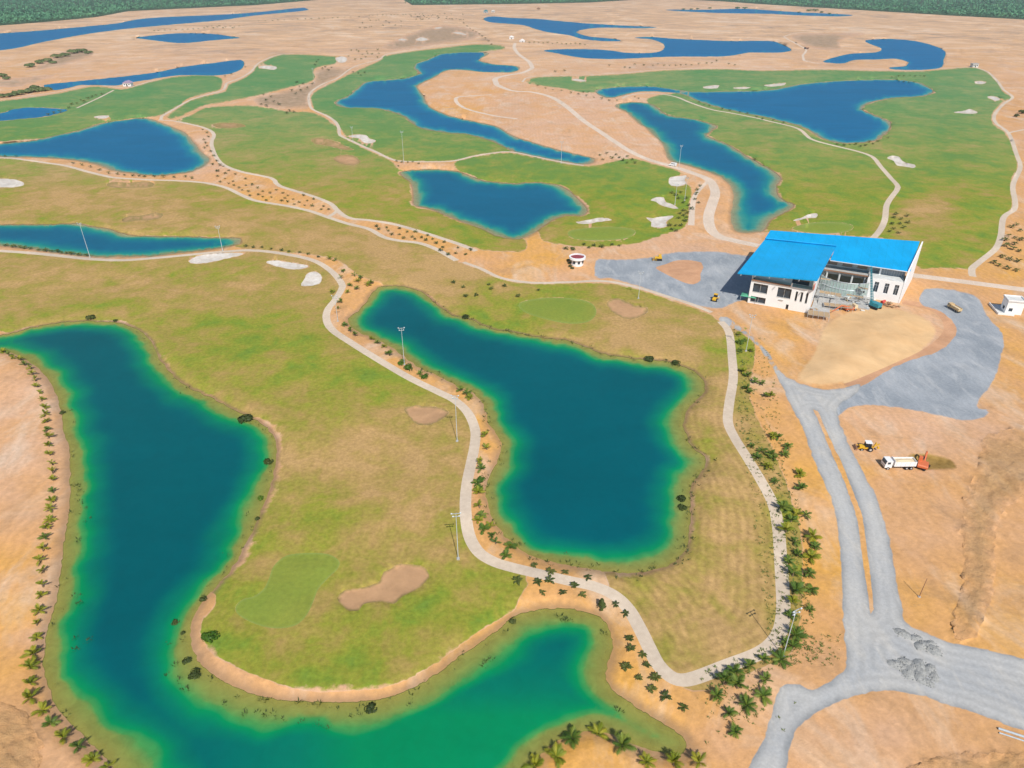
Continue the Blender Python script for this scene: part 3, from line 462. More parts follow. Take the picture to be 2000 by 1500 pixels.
def dome(outline, height, power=1.0):
    P = np.asarray(outline); k = inside(P, V[:, 0], V[:, 1])
    if not k.any(): return
    kk = kd_of(np.stack(ground(*spline(P, 2).T), 1)); idx = np.where(k)[0]
    d = np.array([kk.find((GX[i], GY[i], 0))[2] for i in idx]); m = d.max()
    t = np.clip(d/m, 0, 1); Z[idx] += height*(t*t*(3-2*t))**power
for r in REG:
    if r['kind'] in ('bbunk', 'wbunk'):
        k = inside(r['P'], V[:, 0], V[:, 1]); Z[k] -= .35
    if r['kind'] == 'green': dome(r['P'], .35)
    if r['kind'] == 'pit': dome(r['P'], -1.2)
    if r['kind'] == 'spoil':
        k = inside(r['P'], V[:, 0], V[:, 1]); Z[k] += np.abs(sinnoise(GX[k], GY[k], 4.5, 41, 3))*.55
dome(spline(MOUND, 6), 1.8, .6)
# flatten under the clubhouse
fl = np.clip(1-np.hypot((V[:, 0]-1620)/230, (V[:, 1]-545)/75)**2, 0, 1); fl = np.clip(fl*3, 0, 1)*(~inpond); Z = Z*(1-fl)
WX = GX*(CAM_H-np.clip(Z, -9, 1.0))/CAM_H; WY = GY*(CAM_H-np.clip(Z, -9, 1.0))/CAM_H
edge_d = np.full(len(V), 9.0)
rk = [r for r in REG if r['kind'] == 'road'][0]; ke = kd_of(np.stack(ground(*np.concatenate([spline(rk['P'], 2.5), spline(MEDIAN, 2.5)]).T), 1))
for i in np.where((V[:, 0] > 1350) & (V[:, 1] > 580))[0]: edge_d[i] = ke.find((GX[i], GY[i], 0))[2]
RIMK = ('grass', 'green', 'spoil', 'scrub', 'bbunk', 'wbunk', 'dirt', 'road', 'lot', 'mound', 'pit'); kdV = kd_of(V); rim = np.full(len(V), 99.0)
for r in REG:
    if r['kind'] in RIMK:
        k = np.where(inside(r['P'], V[:, 0], V[:, 1]))[0]; kk = kd_of(spline(r['P'], 2))
        for i in k: rim[i] = min(rim[i], kk.find((V[i, 0], V[i, 1], 0))[2]) if r['kind'] != 'green' else kk.find((V[i, 0], V[i, 1], 0))[2]
for r in REG:
    if r['kind'] in RIMK:
        for q in r['P']:
            for co, i, d_ in kdV.find_range((q[0], q[1], 0), .05): rim[i] = 0
hard = [inside(r['P'], V[:, 0], V[:, 1]) for r in REG if r['kind'] in ('road', 'lot', 'red')]
near_red = np.zeros(len(V), bool)
for r in REG:
    if r['kind'] == 'red':
        for q in r['P']:
            for co, i, d_ in kdV.find_range((q[0], q[1], 0), 3.0): near_red[i] = True
rim[(sum(h.astype(int) for h in hard) > 1) | near_red] = 9      # yards, roads and clay tracks run into each other without bare soil between
rd_in = [inside(r['P'], V[:, 0], V[:, 1]) for r in REG if r['kind'] == 'road'][0]; lt_in = np.any([inside(r['P'], V[:, 0], V[:, 1]) for r in REG if r['kind'] == 'lot'], axis=0)
for r in REG:
    if r['kind'] in ('road', 'lot'):
        for q in r['P']:
            for co, i, d_ in kdV.find_range((q[0], q[1], 0), .05):
                if (r['kind'] == 'road' and lt_in[i]) or (r['kind'] == 'lot' and rd_in[i]): rim[i] = 9
kpix = kdV
def gz(px, py):
    """ground height at a surveyed pixel"""
    tot = 0; w = 0
    for co, i, d in kpix.find_n((px, py, 0), 3):
        k = 1/(d+.3); tot += k*(Z[i] if not inpond[i] else max(Z[i], WATER-.5)); w += k
    return tot/w
def at(px, py):
    z = gz(px, py); X, Y = ground(px, py, min(z, 1.0)); return Vector((X, Y, z))

def mesh_np(name, verts, tris, mat, attrs=None, smooth=True, kind='structure'):
    me = bpy.data.meshes.new(name); n = len(verts); m = len(tris)
    me.vertices.add(n); me.vertices.foreach_set('co', np.asarray(verts, np.float32).ravel())
    me.loops.add(m*3); me.loops.foreach_set('vertex_index', np.asarray(tris, np.int32).ravel())
    me.polygons.add(m); me.polygons.foreach_set('loop_start', np.arange(0, m*3, 3, dtype=np.int32)); me.polygons.foreach_set('loop_total', np.full(m, 3, np.int32))
    if smooth: me.polygons.foreach_set('use_smooth', np.ones(m, bool))
    for k, v in (attrs or {}).items():
        a = me.attributes.new(k, 'FLOAT', 'POINT'); a.data.foreach_set('value', np.asarray(v, np.float32))
    me.update(); me.validate(); me.materials.append(mat)
    o = bpy.data.objects.new(name, me); COL.objects.link(o)
    if kind: o['kind'] = kind
    return o
def sheet(name, tri, mat, zz=None, attrs=()):
    u, inv = np.unique(tri, return_inverse=True); t = inv.reshape(-1, 3)
    if zz is None: vv = np.stack([WX[u], WY[u], Z[u]], 1)
    else: vv = np.stack([GX[u]*(CAM_H-zz)/CAM_H, GY[u]*(CAM_H-zz)/CAM_H, np.full(len(u), zz)], 1)
    return mesh_np(name, vv, t, mat, {k: src[k][u] for k in attrs})
src = dict(tone=tn[:, 0], dark=tn[:, 1], shore=np.where(inpond, 0, dist), dry=dryv, farg=farg, stripe=stripe, mow=mow, depth=depth, edge=edge_d, rim=rim, fars=np.clip((175-V[:, 1])/110, 0, 1), bank=idw(BANK, 1, V[:, 0], V[:, 1])[:, 0])
soil = np.array([o < 0 or REG[o]['kind'] == 'soil' for o in own])
sheet('ground', T[soil], MAT_SOIL, attrs=('tone', 'dark', 'shore', 'fars'))
KM = dict(grass=MAT_GRASS, green=MAT_GREEN, bbunk=MAT_BSAND, wbunk=MAT_WSAND, path=MAT_PATH, dirt=MAT_DIRTROAD, red=MAT_RED, road=MAT_ROAD, lot=MAT_LOT, mound=MAT_MOUND, spoil=MAT_SPOIL, pit=MAT_PIT, scrub=MAT_SCRUB, forest=MAT_FOREST)
WM = {}
for i, r in enumerate(REG):
    k = own == i
    if not k.any() or r['kind'] == 'soil': continue
    if r['kind'] == 'pond':
        b = float(par[i, 2])
        if b not in WM: WM[b] = water_mat('pond_water_%d' % int(b*100), b)
        src['depth'] = np.maximum(depth, 2.4) if b > .99 else depth
        o = sheet('pond_water', T[k], WM[b], zz=WATER, attrs=('depth',))
        o['label'] = 'water of the ' + r['pond'].replace('_', ' ')
        # bed is everything inside the shoreline
        bo = sheet('pond_bed', T[k], MAT_BED if b < .3 else MAT_BED2); bo.location.z = -.22
        continue
    at_ = ('dry', 'shore', 'farg', 'stripe', 'mow', 'rim', 'bank') if r['kind'] in ('grass', 'green') else {'road': ('edge', 'rim', 'tone', 'dark'), 'spoil': ('rim',), 'scrub': ('rim',), 'bbunk': ('rim',), 'wbunk': ('rim',)}.get(r['kind'], ('rim', 'tone', 'dark', 'fars') if r['kind'] in RIMK else ())
    sheet(r['name'], T[k], KM[r['kind']], attrs=at_)
# ------------------------------------------------------------------ mesh builder for things
class MB:
    def __init__(s): s.v = []; s.f = []
    def add(s, vs, fs):
        b = len(s.v); s.v += [tuple(v) for v in vs]; s.f += [tuple(b+i for i in f) for f in fs]; return s
    def box(s, c, d, rz=0, ry=0, rx=0, taper=1.0):
        hx, hy, hz = d[0]/2, d[1]/2, d[2]/2; M = Matrix.Rotation(rz, 3, 'Z') @ Matrix.Rotation(ry, 3, 'Y') @ Matrix.Rotation(rx, 3, 'X'); c = Vector(c); vs = []
        for z in (-1, 1):
            k = taper if z > 0 else 1
            for x, y in ((-1, -1), (1, -1), (1, 1), (-1, 1)): vs.append(c+M @ Vector((x*hx*k, y*hy*k, z*hz)))
        return s.add(vs, [(3, 2, 1, 0), (4, 5, 6, 7), (0, 1, 5, 4), (1, 2, 6, 5), (2, 3, 7, 6), (3, 0, 4, 7)])
    def cyl(s, p0, p1, r0, r1=None, n=8):
        r1 = r0 if r1 is None else r1; p0, p1 = Vector(p0), Vector(p1); d = (p1-p0).normalized()
        a = d.orthogonal().normalized(); b = d.cross(a); vs = []
        for p, r in ((p0, r0), (p1, r1)):
            for i in range(n):
                t = 2*math.pi*i/n; vs.append(p+(a*math.cos(t)+b*math.sin(t))*r)
        fs = [(i, (i+1) % n, n+(i+1) % n, n+i) for i in range(n)]+[tuple(range(n-1, -1, -1)), tuple(range(n, 2*n))]
        return s.add(vs, fs)
    def prism(s, poly, y0, y1):
        """profile in x-z extruded along y"""
        n = len(poly); vs = [(x, y0, z) for x, z in poly]+[(x, y1, z) for x, z in poly]
        return s.add(vs, [tuple(range(n)), tuple(range(2*n-1, n-1, -1))]+[(i, n+i, n+(i+1) % n, (i+1) % n) for i in range(n)])
    def slab(s, poly, z0, z1):
        n = len(poly); zz = (lambda z: z if callable(z) else (lambda x, y: z)); a, b = zz(z0), zz(z1)
        vs = [(x, y, a(x, y)) for x, y in poly]+[(x, y, b(x, y)) for x, y in poly]
        return s.add(vs, [tuple(range(n-1, -1, -1)), tuple(range(n, 2*n))]+[(i, (i+1) % n, n+(i+1) % n, n+i) for i in range(n)])
    def mesh(s, name, mat, smooth=False):
        me = bpy.data.meshes.new(name); me.from_pydata(s.v, [], s.f); me.materials.append(mat); me.update()
        if smooth: me.polygons.foreach_set('use_smooth', [True]*len(me.polygons))
        return me
    def build(s, name, mat, parent=None, smooth=False): return obj(name, s.mesh(name, mat, smooth), parent)
def obj(name, me, parent=None):
    o = bpy.data.objects.new(name, me); COL.objects.link(o)
    if parent is not None: o.parent = parent
    return o
def tag(o, label, cat, group=None, kind=None):
    o['label'] = label; o['category'] = cat
    if group: o['group'] = group
    if kind: o['kind'] = kind
    return o
def thing(name, label, cat, loc, rz=0, group=None, scale=1.0):
    o = bpy.data.objects.new(name, None); COL.objects.link(o); o.location = loc; o.rotation_euler = (0, 0, rz); o.scale = (scale,)*3
    o.empty_display_size = .3
    return tag(o, label, cat, group)
def nth(i):
    return ('%d%s' % (i, 'th' if 10 <= i % 100 <= 20 else {1: 'st', 2: 'nd', 3: 'rd'}.get(i % 10, 'th'))) if i > 1 else '1st'

# ------------------------------------------------------------------ leaf and bark materials
def leaf_mat(name, a, b, c, trans=.25):
    g = G(name); r = g.rand(); n = g.noise(1.2, 2); col = g.ramp(g.math('ADD', g.math('MULTIPLY', r, .75), g.math('MULTIPLY', n, .25)), [(0, a), (.5, b), (1, c)])
    bs = g.n('BsdfPrincipled', Base_Color=col, Roughness=.55); bs.inputs['Specular IOR Level'].default_value = .25
    tl_ = g.n('BsdfTranslucent', Color=g.hsv(col, v=1.3)); mx = g.n('MixShader', Fac=trans); g.t.links.new(bs.outputs[0], mx.inputs[1]); g.t.links.new(tl_.outputs[0], mx.inputs[2])
    return g.done(mx.outputs[0])
M_FROND_Y = leaf_mat('frond_yellow_green', (.12, .17, .012), (.24, .26, .02), (.38, .34, .03))
M_FROND_G = leaf_mat('frond_green', (.05, .11, .018), (.11, .18, .024), (.23, .27, .04))
M_SAPL = leaf_mat('sapling_leaf', (.035, .06, .012), (.075, .10, .018), (.14, .15, .03))
M_BUSH = leaf_mat('bush_leaf', (.04, .10, .01), (.08, .17, .012), (.13, .22, .02))
M_BUSHD = leaf_mat('dark_bush_leaf', (.035, .055, .015), (.06, .085, .02), (.10, .12, .03))
M_BUSHF = leaf_mat('olive_thicket_leaf', (.10, .14, .05), (.14, .185, .065), (.20, .22, .085))
M_BARK = plain('palm_bark', (.20, .145, .09), .9, .1)

def frond_mesh(k, mat, wide=1.0):
    r = random.Random(k); m = MB(); n = 7; L = 1.0; droop = r.uniform(.55, .95)
    P = []
    for i in range(n+1):
        t = i/n; P.append(Vector((t*L*(1-.12*t), 0, .42*t-droop*.62*t*t)))
    w = .016
    for i in range(n):
        a, b = P[i], P[i+1]; wa, wb = w*(1-i/n*.8), w*(1-(i+1)/n*.8)
        m.add([a+Vector((0, -wa, 0)), a+Vector((0, wa, 0)), b+Vector((0, wb, 0)), b+Vector((0, -wb, 0))], [(0, 1, 2, 3)])
    for i in range(1, 2*n+1):
        t = i/(2*n)*.97+.03; j = min(int(t*n), n-1); u = t*n-j; p = P[j].lerp(P[j+1], u); d = (P[j+1]-P[j]).normalized()
        ln = (.30*math.sin(math.pi*min(1, t*.9+.12))+.07)*wide; bw = .040
        for s in (-1, 1):
            q = p+Vector((d.x*ln*.62, s*ln*.78, d.z*ln*.5-.30*ln+r.uniform(-.03, .03)))
            m.add([p-d*bw, p+d*bw, q], [(0, 1, 2)] if s > 0 else [(1, 0, 2)])
    return m.mesh('frond', mat)
FR = {M_FROND_Y.name: [frond_mesh(i, M_FROND_Y) for i in range(4)], M_FROND_G.name: [frond_mesh(i+10, M_FROND_G) for i in range(4)]}
def trunk_mesh(h, r0, r1):
    m = MB(); n = 7; k = 4
    for j in range(k):
        t0, t1 = j/k, (j+1)/k; m.cyl((.06*t0*t0, 0, h*t0-.15*(j == 0)), (.06*t1*t1, 0, h*t1), r0+(r1-r0)*t0, r0+(r1-r0)*t1+.012, n)
    return m.mesh('trunk', M_BARK, True)
TRUNKS = [trunk_mesh(.55, .17, .11), trunk_mesh(.9, .18, .11), trunk_mesh(1.4, .19, .11)]
TH = [.5, .85, 1.33]
def palm(px, py, L, mat, label, group, nf=12, up=.55):
    if random.random() < .22: mat = M_FROND_Y if mat is M_FROND_G else M_FROND_G
    if random.random() < .2: nf = max(6, nf-4)
    rz = random.uniform(0, 6.28); t = thing('palm_tree', label, 'palm tree', at(px+random.gauss(0, 1.2), py+random.gauss(0, 1.5)), rz, group); t.rotation_euler = (random.gauss(0, .09), random.gauss(0, .09), rz)
    k = random.choice((0, 0, 1, 1, 2)) if L > 2.2 else random.choice((0, 0, 1)); obj('trunk', TRUNKS[k], t)
    nf = nf+random.randint(-2, 2); L = L*random.uniform(.82, 1.2)
    for i in range(nf):
        f = obj('frond', random.choice(FR[mat.name]), t); el = random.uniform(-.05, up*1.55)*(1 if i % 3 else 1.25)
        s = L*random.uniform(.8, 1.1)*(1-.12*max(0, el)); f.location = (.05, 0, TH[k]); f.scale = (s, s, s)
        f.rotation_euler = (random.uniform(-.25, .25), -el, i*2.399+random.uniform(-.25, .25))
    return t
def order(ps, key): return sorted(ps, key=key)
# row on the left bank
row = [(2,686),(12,690),(22,694),(33,699),(43,707),(54,716),(60,727),(64,738),(68,751),(73,764),(79,778),(81,793),(84,807),(87,822),(89,838),(91,852),(93,868),(95,886),(97,902),(98,920),(98,936),(101,954),(97,976),(94,994),(91,1012),(88,1032),(82,1050),(80,1073),(76,1095),(80,1117),(79,1141),(75,1165),(72,1192),(66,1218),(64,1244),(61,1280),(52,1302),(57,1334),(58,1362),(78,1388),(98,1412),(120,1440),(150,1460),(176,1482),(208,1498)]
for i, (x, y) in enumerate(order(row, lambda p: -p[1])):
    palm(x+5, y+4, 1.75+.35*(y > 1250), M_FROND_Y, '%s young palm from the bottom in the row on the left lake bank' % nth(i+1), 'young palms in the row on the left bank', 11, .75)
isle = [(1042,1497),(1082,1484),(1118,1450),(1168,1436),(1212,1464),(1260,1492),(1316,1496),(1366,1494)]
for i, (x, y) in enumerate(order(isle, lambda p: p[0])):
    palm(x, y, 2.35, M_FROND_Y, '%s yellow-green palm from the left around the sandy spit at the bottom edge' % nth(i+1), 'palms on the bottom sand spit', 13, .7)
low = [(1432,1318),(1412,1338),(1440,1342),(1490,1292),(1400,1368),(1455,1382),(1494,1336),(1490,1362),(1424,1398),(1434,1432),(1460,1306)]
for i, (x, y) in enumerate(order(low, lambda p: -p[1])):
    palm(x, y, random.uniform(1.8, 2.5), M_FROND_G, '%s palm from the bottom in the clump south of the loop path bend' % nth(i+1), 'palms south of the path bend', 13, .7)
east_cl = [(1512,898),(1512,944),(1562,930),(1562,955),(1537,996),(1572,1010),(1542,1022),(1587,1050),(1550,1062),(1592,1068),(1554,1086),(1580,1092),(1547,1126),(1580,1124),(1552,1156),(1584,1156),(1547,1182),(1547,1206),(1582,1196),(1552,1240),(1532,1258),(1524,1290),(1548,1266),(1504,776),(1507,856),(1522,856),(1537,876),(1507,892),(1532,890),(1500,912),(1442,655),(1452,668),(1447,688),(1467,690),(1452,730),(1472,746),(1487,750),(1467,766),(1497,776),(1457,760),(1467,874),(1487,886),(1477,896),(1497,910),(1524,1000),(1534,1040),(1538,1100),(1556,1010),(1445,672),(1460,735)]
for i, (x, y) in enumerate(order(east_cl, lambda p: -p[1])):
    palm(x+random.uniform(-2, 2), y, random.choice((1.5, 1.9, 2.2))+(.3 if y > 960 else 0), M_FROND_G, '%s palm from the bottom in the belt between loop path and gravel road' % nth(i+1), 'palms between loop path and gravel road', 13, .7)
mid = [(642,508),(657,511),(671,531),(691,537),(706,543),(726,551),(686,558),(697,566),(679,571),(716,557),(664,588),(661,604),(671,636),(686,649),(694,655),(726,667),(751,682),(762,692),(784,711),(820,732),(900,764),(913,769),(917,780),(950,853),(949,877),(936,905),(931,945),(936,990),(941,1010),(936,1020),(956,1030),(961,1055),(966,1065),(996,1070),(986,1090),(938,920),(933,965),(945,1035),(651,570),(668,545),(700,552),(738,672)]
for i, (x, y) in enumerate(order(mid, lambda p: -p[1])):
    palm(x, y, 1.9, M_FROND_G if random.random() < .7 else M_FROND_Y, '%s palm from the bottom between the winding path and the central lake' % nth(i+1), 'palms between winding path and central lake', 11, .65)

# ------------------------------------------------------------------ saplings, too small for separate fronds
def sapling_mesh(k, mat=None):
    r = random.Random(k); m = MB(); m.cyl((0, 0, -.1), (0, 0, .45), .07, .05, 5)
    for i in range(9):
        a = i*2.4+r.uniform(-.3, .3); el = r.uniform(.05, .85); L = r.uniform(.75, 1.15); d = Vector((math.cos(a)*math.cos(el), math.sin(a)*math.cos(el), math.sin(el))); sd = Vector((-math.sin(a), math.cos(a), 0))
        p0 = Vector((0, 0, .4)); p1 = p0+d*L*.55; p2 = p0+d*L+Vector((0, 0, -.28*L)); w = .20
        m.add([p0, p1+sd*w+Vector((0, 0, -.05)), p2, p1-sd*w+Vector((0, 0, -.05)), p1+Vector((0, 0, .04))], [(0, 4, 1), (1, 4, 2), (2, 4, 3), (3, 4, 0)])
    return m.mesh('sapling', M_SAPL)
SAP = [sapling_mesh(100+i) for i in range(6)]
def saplings(pts, where, group, size, key, word, mass=False):
    if mass:
        vs, fs = [], []
        for i, (x, y) in enumerate(pts):
            me = SAP[i % 6]; p = at(x, y); s = size*random.uniform(.75, 1.2); a = random.uniform(0, 6.28); b = len(vs)
            M = Matrix.Translation(p) @ Matrix.Rotation(a, 4, 'Z') @ Matrix.Scale(s, 4); vs += [tuple(M @ v.co) for v in me.vertices]; fs += [tuple(b+k for k in q.vertices) for q in me.polygons]
        me = bpy.data.meshes.new('far_saplings'); me.from_pydata(vs, [], fs); me.materials.append(M_SAPL); tag(obj('far_saplings', me), 'tiny saplings '+where, 'saplings', kind='stuff'); return
    for i, (x, y) in enumerate(order(pts, key)):
        o = obj('palm_sapling', SAP[i % 6]); o.location = at(x, y); s = size*random.uniform(.75, 1.2); o.scale = (s, s, s*random.uniform(.85, 1.1)); o.rotation_euler = (0, 0, random.uniform(0, 6.28))
        tag(o, '%s sapling from the %s %s' % (nth(i+1), word, where), 'palm sapling', group)
LX = lambda p: p[0]; LY = lambda p: -p[1]
saplings([(1043,1107),(1075,1119),(1105,1120),(1148,1130),(1010,1137),(1050,1139),(1073,1137),(1060,1160),(1100,1160),(1122,1147),(1138,1164),(1203,1182),(1222,1200),(1230,1250),(1232,1270),(1222,1306),(1248,1327),(1255,1280),(1263,1302),(1280,1327),(1272,1349),(1300,1364),(1335,1385)], 'on the orange sand slope beside the bottom path', 'saplings on the orange sand slope', 1.35, LX, 'left')
saplings([(425,345),(440,350),(455,355),(480,350),(430,356),(447,359),(457,363),(467,368),(473,372),(480,363),(485,375),(493,362),(488,383),(460,341),(447,334),(437,326),(503,368),(513,375),(530,386),(528,378),(540,372),(553,378),(563,383),(573,390),(557,388),(562,395),(575,400),(593,383),(612,390),(595,402),(610,403),(628,410),(632,404),(642,410),(550,393),(513,385),(505,381),(520,392),(585,396),(600,393)], 'in the sandy strip between the two middle cart paths', 'saplings in the sandy strip between paths', 1.45, LX, 'left')
saplings([(735,443),(755,446),(758,452),(740,449),(780,447),(795,454),(812,454),(835,461),(765,459),(780,459),(788,466),(805,464),(823,465),(832,470),(810,468),(852,476),(868,474),(865,484),(895,485),(910,498),(920,489),(890,496),(875,498),(845,468),(860,490)], 'in the sandy wedge south of the kidney-shaped pond', 'saplings in the sandy wedge', 1.45, LX, 'left')
saplings([(512,484),(530,487),(550,490),(565,492),(585,494),(602,497),(622,503),(480,482),(495,484)], 'in the line above the bend of the near path', 'saplings above the near path bend', 1.35, LX, 'left')
saplings([(12,481),(26,483),(40,484),(60,487),(76,489),(88,491),(101,492),(120,495),(140,497),(155,499),(170,500),(130,496),(48,486),(112,493)], 'along the south bank of the narrow left pond', 'saplings south of the narrow left pond', 1.8, LX, 'left')
saplings([(10,307),(32,306),(143,320),(160,323),(177,327),(195,333),(212,339),(230,341),(243,343),(260,344),(272,345),(283,346),(302,346),(320,346),(340,347),(362,346),(375,349)], 'along the south bank of the blue lake at left', 'saplings south of the blue left lake', 1.8, LX, 'left')
saplings([(407,268),(402,280),(400,290),(412,297),(396,254),(404,260),(399,274),(405,286),(418,305),(424,315),(430,324),(415,322),(425,335),(440,340)], 'between the blue left lake and the winding path', 'saplings east of the blue left lake', 1.9, LY, 'bottom')
saplings([(1312,378),(1320,382),(1330,377),(1325,389),(1340,389),(1335,397),(1345,402),(1350,409),(1335,412),(1335,422),(1343,417),(1325,427),(1320,442),(1312,449),(1308,442),(1330,442),(1320,452),(1338,432),(1342,425),(1328,418)], 'in the green clump beside the three white bunkers', 'saplings beside the white bunkers', 1.9, LY, 'bottom')
saplings([(1367,364),(1360,380),(1358,390),(1364,397),(1362,372)], 'between the bluish lane and the dirt road bend', 'saplings at the dirt road bend', 1.8, LY, 'bottom')
saplings([(1172,304),(1185,301),(1203,303),(1178,313),(1210,309),(1225,307),(1235,313),(1225,319),(1240,319),(1195,310),(1216,314)], 'at the narrow end of the river', 'saplings at the river end', 2.1, LX, 'left')
saplings([(1140,479),(1160,481),(1175,483),(1195,479),(1210,481),(1120,489),(1105,487),(1150,485)], 'on the clay edge behind the round kiosk', 'saplings behind the round kiosk', 1.7, LX, 'left')
saplings([(885,553),(905,562),(910,580),(930,578),(955,557),(960,565),(985,560),(1012,580),(1052,568),(775,316),(785,318),(778,325),(797,318),(806,317),(818,320)], 'dotted over the dry grass north of the central lake', 'saplings on dry grass', 1.5, LX, 'left')
saplings([(1365,201),(1375,206),(1385,208),(1410,214),(1425,217),(1445,220),(1460,223),(1478,229),(1490,233),(1510,236),(1530,241),(1635,283),(1660,283),(1680,287),(1690,285),(1705,282),(1715,277),(1735,270),(1648,285),(1672,283),(1698,278)], 'on the south shore of the big east lake', 'saplings south of the east lake', 2.0, LX, 'left')
saplings([(1745,426),(1760,429),(1772,423),(1742,438),(1757,438),(1773,436),(1745,448),(1765,446),(1738,453),(1755,456),(1750,420)], 'beside the path behind the blue roof', 'saplings behind the blue roof', 1.8, LX, 'left')
saplings([(1050,168),(1065,173),(1080,176),(1097,178),(1115,182),(1130,185),(1145,188),(1160,191),(1175,194),(1190,197),(1140,181),(1150,180),(1205,197),(1240,190),(1247,193)], 'along the south edge of the long far fairway', 'saplings south of the far fairway', 2.1, LX, 'left')
saplings([(1190,129),(1220,133),(1230,134),(1240,127),(1258,128),(1275,129),(1285,126),(1297,129),(1308,129),(1320,129),(1330,128),(1340,127),(1350,128),(1365,126),(1380,125),(1390,124),(1400,120),(1423,126),(1435,128),(1085,141),(1103,139)], 'in the line beyond the long far fairway', 'saplings beyond the far fairway', 2.8, LX, 'left')
saplings([(1755,150),(1765,149),(1777,148),(1787,150),(1797,149),(1805,150),(1755,160),(1765,161),(1775,162),(1785,162),(1742,152)], 'on the north-east tip of the east lake', 'saplings at the east lake tip', 2.3, LX, 'left')
saplings([(1975,445),(1985,440),(1992,452),(1970,462),(1982,466),(1995,470),(1965,482),(1978,488),(1990,492),(1958,503),(1972,508),(1988,512),(1950,520),(1968,526),(1985,530),(1940,515),(1980,478),(1962,470)], 'in the orange field at the right edge', 'saplings at the right edge', 2.1, LY, 'bottom')
saplings([(510,205),(520,208),(535,200),(530,190),(515,186),(545,205),(560,222),(566,218),(574,220),(585,170),(592,165),(580,162),(600,172),(610,165),(618,122),(622,118),(616,128),(630,135),(636,132),(642,138),(648,133),(520,197),(570,178),(578,184),(588,178),(690,142),(700,144),(712,143),(705,148)], 'around the dark brown scrub patch', 'saplings around the scrub patch', 2.6, LX, 'left', True)
saplings([(140,205),(150,203),(158,197),(165,200),(172,194),(180,190),(188,187),(95,225),(105,222),(118,220),(135,212),(200,185),(480,132),(476,125),(440,150),(452,146)], 'in the strip between the far left fairways', 'saplings between far left fairways', 2.6, LX, 'left', True)
fr = [(300+i*11, 61-i*.45) for i in range(9)]+[(400+i*6, 56-(i % 3)*2) for i in range(12)]+[(505+i*13, 42-i*.55) for i in range(16)]+[(722+i*8, 31-i*.2) for i in range(14)]
saplings([(x+random.uniform(-2, 2), y) for x, y in fr], 'in the long row across the far sand field', 'trees in the far row', 3.6, LX, 'left', True)
ff = [(random.uniform(800, 905), random.uniform(27, 40)) for i in range(36)]+[(900+i*6, 42+i*4.5+random.uniform(-3, 3)) for i in range(11)]+[(random.uniform(700, 790), random.uniform(36, 60)) for i in range(16)]
saplings(ff, 'scattered over the far sand field', 'trees scattered on the far field', 3.4, LX, 'left', True)
saplings([(1025+i*9, 83+i*.35+random.uniform(-1, 1)) for i in range(14)]+[(670+random.uniform(0, 80), random.uniform(95, 118)) for i in range(14)], 'beyond the middle river on pale sand', 'trees beyond the river', 3.0, LX, 'left', True)

# ------------------------------------------------------------------ bushes
def bush_mesh(k, mat, n=230, flat=.75, cone=0):
    r = random.Random(k); m = MB(); lobes = [(Vector((r.uniform(-.45, .45), r.uniform(-.45, .45), r.uniform(.35, .6))), r.uniform(.4, .62)) for _ in range(8)]
    if cone: lobes = [(Vector((r.uniform(-.1, .1), r.uniform(-.1, .1), .25+.2*i)), .55-.075*i) for i in range(7)]
    for i in range(n):
        c, rad = r.choice(lobes); d = Vector((r.gauss(0, 1), r.gauss(0, 1), abs(r.gauss(0, 1))*.8+.1)).normalized(); p = c+d*rad*r.uniform(.8, 1.08); p.z = max(.05, p.z*(flat if not cone else 1))
        s = r.uniform(.07, .14); a = d.orthogonal().normalized(); b = d.cross(a); t = r.uniform(0, 6.28); a, b = a*math.cos(t)+b*math.sin(t), b*math.cos(t)-a*math.sin(t)
        tilt = d*r.uniform(-.06, .06); m.add([p-a*s*1.5, p+b*s+tilt, p+a*s*1.5, p-b*s-tilt], [(0, 1, 2, 3)])
    return m.mesh('foliage', mat)
def stem_mesh():
    m = MB()
    for i in range(5):
        a = i*1.256; m.cyl((0, 0, -.1), (.28*math.cos(a), .28*math.sin(a), .55), .05, .025, 5)
    return m.mesh('stem', M_BARK)
BU = [bush_mesh(i, M_BUSH) for i in range(3)]; BD = [bush_mesh(20+i, M_BUSHD) for i in range(3)]; BF = [bush_mesh(60+i, M_BUSHF, 260, .5) for i in range(3)]; BC = bush_mesh(40, M_BUSHD, 260, 1, 1); STEM = stem_mesh()
def bush(px, py, rad, label, dark=False, cone=False, group=None):
    t = thing('bush', label, 'bush', at(px, py), random.uniform(0, 6.28), group); me = BC if cone else random.choice((BF if rad >= 6 else BD) if dark else BU)
    a = obj('foliage', me, t); a.scale = (rad*.82, rad*.82, rad*.82); b = obj('stem', STEM, t); b.scale = (rad, rad, rad*.8); return t
bush(411, 1246, 2.35, 'big round bright green bush on the grass tip beside the west lake')
bush(366, 1292, 1.35, 'dark round bush standing in shallow water, upper of two off the grass tip', True)
bush(380, 1320, 1.75, 'larger dark round bush in shallow water, lower of two off the grass tip', True)
bush(726, 1388, 1.75, 'olive bush in yellow shallows below the lowest sand bank', True)
bush(480, 822, 3.2, 'wide low bush at the west lake shore beside the big fairway', True)
bush(178, 624, 2.4, 'dark bush on the top shore of the west lake', True)
bush(226, 628, 1.3, 'small brown-green bush right of the dark one on the top shore', True)
bush(123, 808, 1.2, 'small round bush in the water beside the left palm row', True)
bush(345, 1218, 1.3, 'grey-green tuft at the west lake shore above the round bright bush', True)
bush(358, 1238, .8, 'tiny dark tuft in shallows left of the bright round bush', True)
bush(397, 1172, 1.2, 'dark tuft on the lake shore above the grass tip', True)
bush(508, 976, 1.3, 'green tuft on the narrow bank right of the west lake', False)
bush(503, 1015, 1.0, 'small tuft on the bank below the green one, right of the west lake', True)
